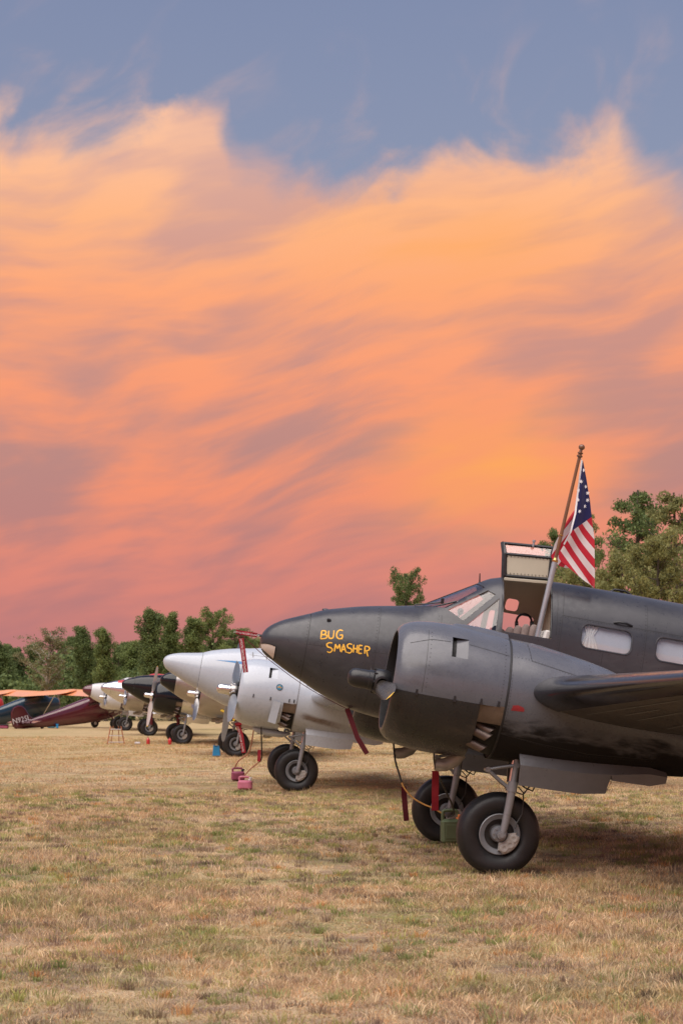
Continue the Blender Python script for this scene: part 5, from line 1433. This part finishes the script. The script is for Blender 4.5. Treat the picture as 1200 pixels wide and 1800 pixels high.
rows = [
 ('dark tree cut by the left edge of the picture', 2, 1128, 158, 74, 'column', 0, 'leaf_dark', FL),
 ('tall narrow dark tree left of the pale tree', 38, 1140, 163, 52, 'column', 1, 'leaf_dark', FL),
 ('pale olive tree with bare whitish branches', 84, 1108, 150, 105, 'pale', 0, 'leaf_pale', FL),
 ('slim dark tree just right of the pale branchy tree', 124, 1135, 162, 44, 'column', 2, 'leaf_dark', FL),
 ('dark double-topped tree, second right of the pale branchy tree', 152, 1104, 152, 62, 'column', 0, 'leaf_dark', FL),
 ('dark leafy tree left of the small distant tree top', 186, 1106, 150, 60, 'column', 1, 'leaf_mid', FL),
 ('small distant dark tree top between two taller trees', 214, 1130, 210, 46, 'pine', 0, 'leaf_dark', FL),
 ('broad green tree above the glossy black airplane', 234, 1128, 160, 74, 'column', 1, 'leaf_mid', FL),
 ('tallest dark tree of the left group, above the upright propeller', 266, 1072, 148, 76, 'column', 2, 'leaf_dark', FL),
 ('tall dark tree right of the tallest left one', 298, 1080, 152, 62, 'column', 0, 'leaf_mid', FL),
 ('bushy green tree above the white airplane\'s nose tip', 330, 1088, 150, 76, 'column', 1, 'leaf_mid', FL),
 ('ragged green tree above the white airplane\'s nose', 374, 1072, 156, 84, 'round', 2, 'leaf_mid', FL),
 ('low green tree beside the red probe streamer', 410, 1104, 160, 78, 'round', 1, 'leaf_dark', FL),
 ('low tree peeking out under the red probe cover', 448, 1122, 166, 70, 'round', 2, 'leaf_mid', FL),
 ('lone dark tree top above the cockpit windscreen', 713, 1004, 118, 80, 'round', 2, 'leaf_dark', FR),
 ('dark tree just left of the flag', 972, 924, 112, 98, 'pine', 0, 'leaf_dark', FR),
 ('dark green tree right behind the flag', 1036, 896, 108, 110, 'pine', 2, 'leaf_mid', FR),
 ('tall open-branched tree right of the flag, highest of all', 1118, 852, 104, 165, 'pine', 1, 'leaf_dark', FR),
 ('tall pale olive tree at the right edge', 1190, 858, 100, 165, 'pine', 0, 'leaf_olive', FR),
 ('low olive tree in front of the tall open-branched tree', 1092, 968, 92, 150, 'round', 2, 'leaf_olive', FR),
 ('low pale tree in front of the right edge tree', 1160, 936, 90, 150, 'round', 0, 'leaf_olive', FR),
 ('bushy olive tree low behind the flag\'s tip', 1030, 1000, 95, 130, 'round', 1, 'leaf_olive', FR),
]
for i, (lab, px_, top, Y, wpx, kind, var, leaf, grp) in enumerate(rows):
    X, Y, h = at_view(px_, top, Y); tree(lab, X, Y, h, wpx * Y / 3150, kind, var, leaf, grp, i * 1.7)
# the wood goes on along the field edge behind the airplanes and past both sides
for i, px_ in enumerate(list(range(490, 960, 44)) + [-60, -120, -190, 1270, 1340, 1420]):
    top = 1150 if 480 < px_ < 960 else (1120 if px_ < 0 else 900); Y = 168 if px_ < 1000 else 105
    X, Y, h = at_view(px_, top + (i * 37) % 23, Y); tree('tree in the wood along the field edge, mostly hidden by the airplanes', X, Y, h, (76 if Y > 150 else 150) * Y / 3150, ('round', 'column')[i % 2] if Y > 150 else 'round', i % 3, 'leaf_mid', 'wood along the field edge', i * 2.3)
for i, px_ in enumerate((-14, 22, 62, 108, 138, 170, 206, 232, 256, 284, 318, 356, 392, 428)):
    X, Y, h = at_view(px_, 1140 - (i * 29) % 24, 172); tree('dark tree in the back row of the wood behind the parked airplanes', X, Y, h, 58 * Y / 3150, ('column', 'round')[i % 3 == 0], i % 3, 'leaf_dark', 'back row of the wood', i * 1.9)
# undergrowth that closes the foot of the wood
rg = np.random.default_rng(5)
def undergrowth():
    n = 60000; X = rg.uniform(-46, 62, n); Yb = np.where(X < 8, 156, 156 - (X - 8) * 1.3); Y = np.maximum(Yb, 96) + rg.uniform(-3, 9, n)
    hh = 4.6 + 1.7 * np.sin(X * .7) * np.sin(X * .23 + 1) + .5 * np.sin(X * 2.1)
    Z = rg.uniform(0, 1, n) ** .8 * np.maximum(hh, 1.0)
    c_ = np.stack([X, Y, Z], 1); n1 = rg.normal(size=(n, 3)); n1 /= np.linalg.norm(n1, axis=1)[:, None]; n2 = rg.normal(size=(n, 3)); n2 -= n1 * (n1 * n2).sum(1)[:, None]; n2 /= np.linalg.norm(n2, axis=1)[:, None]
    s = rg.uniform(.10, .26, n)[:, None]
    V = np.stack([c_ - n1 * s, c_ + n2 * s * .6, c_ + n1 * s, c_ - n2 * s * .6], 1).reshape(-1, 3)
    me = bpy.data.meshes.new('undergrowth'); me.vertices.add(n * 4); me.vertices.foreach_set('co', V.ravel().astype(np.float32)); me.loops.add(n * 4); me.loops.foreach_set('vertex_index', np.arange(n * 4, dtype=np.int32))
    me.polygons.add(n); me.polygons.foreach_set('loop_start', np.arange(0, n * 4, 4, dtype=np.int32)); me.update()
    at = me.attributes.new('tone', 'FLOAT', 'FACE'); at.data.foreach_set('value', rg.random(n).astype(np.float32)); return me
o = obj('undergrowth', undergrowth(), 'leaf_dark'); tag(o, 'dense green undergrowth at the foot of the wood', 'undergrowth', kind='stuff')

# ------------------------------------------------------------------ grass
gmat = bpy.data.materials.new('dry_grass'); gmat.use_nodes = True
t = NT(gmat.node_tree); b = t.n['Principled BSDF']
pos = t.node('ShaderNodeNewGeometry').outputs['Position']
c, nD = ground_colour(t, pos)
bc = t.node('ShaderNodeAttribute', attribute_name='blade').outputs['Color']
c = t.mix(.52, t.mix(1.0, c, (1.3, 1.22, 1.2, 1), 'MULTIPLY'), bc)
t.put(b.inputs['Base Color'], c); b.inputs['Roughness'].default_value = .7; b.inputs['Specular IOR Level'].default_value = .2
tl = t.node('ShaderNodeBsdfTranslucent'); t.l.new(c, tl.inputs[0])
mx = t.node('ShaderNodeMixShader'); mx.inputs[0].default_value = .3; t.l.new(b.outputs[0], mx.inputs[1]); t.l.new(tl.outputs[0], mx.inputs[2])
t.l.new(mx.outputs[0], t.n['Material Output'].inputs[0]); MATS['dry_grass'] = gmat
def grass(y0, y1, count, h_rng, w_rng, seg, seed):
    rg = np.random.default_rng(seed)
    Y = y0 + (y1 - y0) * rg.random(count * 2); keep = rg.random(count * 2) < (Y / y1) ** .5; Y = Y[keep][:count]; n = len(Y)
    X = (rg.random(n) - .5) * (.42 * Y + 3.0)
    # gather blades into tufts
    k = max(1, n // 14); ci = rg.integers(0, k, n); tuft = rg.random(n) < .72
    cx, cy = X[:k], Y[:k]; spread = .012 + .0016 * Y
    X = np.where(tuft, cx[ci] + rg.normal(0, 1, n) * spread, X); Y = np.where(tuft, cy[ci] + rg.normal(0, 1, n) * spread * 1.3, Y)
    hk = .45 + 1.35 * rg.random(k) ** 3; H = rg.uniform(*h_rng, n) * np.where(tuft, hk[ci], .7); Wd = rg.uniform(*w_rng, n)
    patch_ = .62 + .5 * np.sin(X * 1.1 + 1.7 * np.sin(Y * .6)) * np.sin(Y * .8 + 1.3 * np.sin(X * .5)); H *= np.clip(patch_, .32, 1.25)
    Z = np.where(Y < 62, ground_h(X, Y), 0) - .022
    a = rg.uniform(0, 2 * np.pi, n); lean = np.abs(rg.normal(0, 1.15, n)) * H; ld_ = rg.uniform(0, 2 * np.pi, n)
    bx, by = np.cos(a) * Wd / 2, np.sin(a) * Wd / 2; tx, ty = np.cos(ld_) * lean, np.sin(ld_) * lean
    b0 = np.stack([X - bx, Y - by, Z], 1); b1 = np.stack([X + bx, Y + by, Z], 1); tp = np.stack([X + tx, Y + ty, Z + H], 1)
    if seg == 2:
        m0 = np.stack([X - bx * .8 + tx * .32, Y - by * .8 + ty * .32, Z + H * .6], 1); m1 = np.stack([X + bx * .8 + tx * .32, Y + by * .8 + ty * .32, Z + H * .6], 1)
        V = np.stack([b0, b1, m1, m0, tp], 1).reshape(-1, 3); i0 = np.arange(n) * 5
        L = np.stack([i0, i0 + 1, i0 + 2, i0 + 3, i0 + 3, i0 + 2, i0 + 4], 1).ravel(); starts = np.stack([np.arange(n) * 7, np.arange(n) * 7 + 4], 1).ravel(); fpb = 2
    else:
        V = np.stack([b0, b1, tp], 1).reshape(-1, 3); L = np.arange(n * 3); starts = np.arange(n) * 3; fpb = 1
    me = bpy.data.meshes.new('grass'); me.vertices.add(len(V)); me.vertices.foreach_set('co', V.ravel().astype(np.float32))
    me.loops.add(len(L)); me.loops.foreach_set('vertex_index', L.astype(np.int32)); me.polygons.add(len(starts)); me.polygons.foreach_set('loop_start', starts.astype(np.int32)); me.update()
    # colour of each tuft: straw, bleached, brown, rust or green; greens gather in patches
    pal = np.array([(.68, .47, .26), (.78, .60, .38), (.29, .19, .13), (.58, .27, .10), (.20, .27, .075), (.40, .41, .14), (.46, .36, .26)])
    gp = np.clip(.30 + .55 * np.sin(cx * .9 + 2 * np.sin(cy * .33)) * np.sin(cy * .55 + 1.1 * np.sin(cx * .4)) + .25 * np.sin(cx * 3.1 + cy * 2.3), .04, .9)
    r1, r2 = rg.random(k), rg.random(k)
    kt = np.where(r1 < gp * .60, np.where(r2 < .5, 4, 5), np.choose(np.searchsorted([.36, .56, .74, .86], r2), [0, 1, 2, 3, 6]))
    r3 = rg.random(n); ks = np.choose(np.searchsorted([.38, .55, .80, .86, .93], r3), [0, 1, 2, 3, 5, 6])
    ki = np.where(tuft, kt[ci], ks)
    colr = pal[ki] * (rg.uniform(.60, 1.45, n))[:, None] * np.where(tuft, rg.uniform(.6, 1.35, k)[ci], .9)[:, None]
    colr = np.repeat(np.concatenate([colr, np.ones((n, 1))], 1), fpb, 0)
    at = me.attributes.new('blade', 'FLOAT_COLOR', 'FACE'); at.data.foreach_set('color', colr.ravel().astype(np.float32))
    return me
def clumps(y0, y1, k, per, seed):
    rg = np.random.default_rng(seed)
    cy = y0 + (y1 - y0) * rg.random(k) ** .8; cx = (rg.random(k) - .5) * (.42 * cy + 3)
    rad = rg.uniform(.025, .12, k) * (.7 + cy * .02); hk = rg.uniform(.028, .07, k)
    pal = np.array([(.20, .29, .07), (.42, .44, .13), (.66, .34, .12), (.80, .64, .40), (.17, .125, .095), (.34, .25, .205), (.26, .33, .12)])
    kind = rg.choice(7, k, p=[.13, .15, .05, .28, .14, .15, .10])
    ci = np.repeat(np.arange(k), per); n = len(ci)
    X = cx[ci] + rg.normal(0, .55, n) * rad[ci] * 1.3; Y = cy[ci] + rg.normal(0, .55, n) * rad[ci]
    Hh = hk[ci] * rg.uniform(.5, 1.25, n); Wd = rg.uniform(.0035, .0065, n) * (.6 + cy[ci] * .045)
    Z = ground_h(X, Y) - .02; a = rg.uniform(0, 2 * np.pi, n); ld_ = np.arctan2(Y - cy[ci], X - cx[ci]) + rg.normal(0, .7, n); lean = np.abs(rg.normal(.45, .5, n)) * Hh
    bx, by = np.cos(a) * Wd / 2, np.sin(a) * Wd / 2; tx, ty = np.cos(ld_) * lean, np.sin(ld_) * lean
    V = np.stack([np.stack([X - bx, Y - by, Z], 1), np.stack([X + bx, Y + by, Z], 1), np.stack([X + bx * .8 + tx * .35, Y + by * .8 + ty * .35, Z + Hh * .62], 1), np.stack([X - bx * .8 + tx * .35, Y - by * .8 + ty * .35, Z + Hh * .62], 1), np.stack([X + tx, Y + ty, Z + Hh], 1)], 1).reshape(-1, 3)
    i0 = np.arange(n) * 5; L = np.stack([i0, i0 + 1, i0 + 2, i0 + 3, i0 + 3, i0 + 2, i0 + 4], 1).ravel(); st_ = np.stack([np.arange(n) * 7, np.arange(n) * 7 + 4], 1).ravel()
    me = bpy.data.meshes.new('tufts'); me.vertices.add(len(V)); me.vertices.foreach_set('co', V.ravel().astype(np.float32)); me.loops.add(len(L)); me.loops.foreach_set('vertex_index', L.astype(np.int32))
    me.polygons.add(len(st_)); me.polygons.foreach_set('loop_start', st_.astype(np.int32)); me.update()
    colr = pal[kind][ci] * rg.uniform(.65, 1.3, n)[:, None]; colr = np.repeat(np.concatenate([colr, np.ones((n, 1))], 1), 2, 0)
    at = me.attributes.new('blade', 'FLOAT_COLOR', 'FACE'); at.data.foreach_set('color', colr.ravel().astype(np.float32)); return me
tmat = gmat.copy(); tmat.name = 'grass_tufts'; MATS['grass_tufts'] = tmat
for nd in tmat.node_tree.nodes:
    if nd.bl_idname == 'ShaderNodeMix' and abs(nd.inputs[0].default_value - .52) < 1e-4 and not nd.inputs[0].is_linked: nd.inputs[0].default_value = .75
o = obj('grass_tufts', clumps(8.4, 34, 5200, 44, 9), 'grass_tufts'); tag(o, 'taller green, straw and rust coloured grass tufts in the near field', 'grass tufts', kind='stuff')
for lab, args in (('mown dry grass blades nearest the camera', (8.2, 17, 420000, (.02, .075), (.004, .0075), 2, 1)), ('dry grass around the dark airplane\'s wheels', (17, 36, 330000, (.03, .075), (.006, .013), 1, 2)), ('dry grass farther down the row of airplanes', (36, 85, 260000, (.04, .09), (.012, .028), 1, 3))):
    o = obj('grass', grass(*args), 'dry_grass'); tag(o, lab, 'grass', kind='stuff')
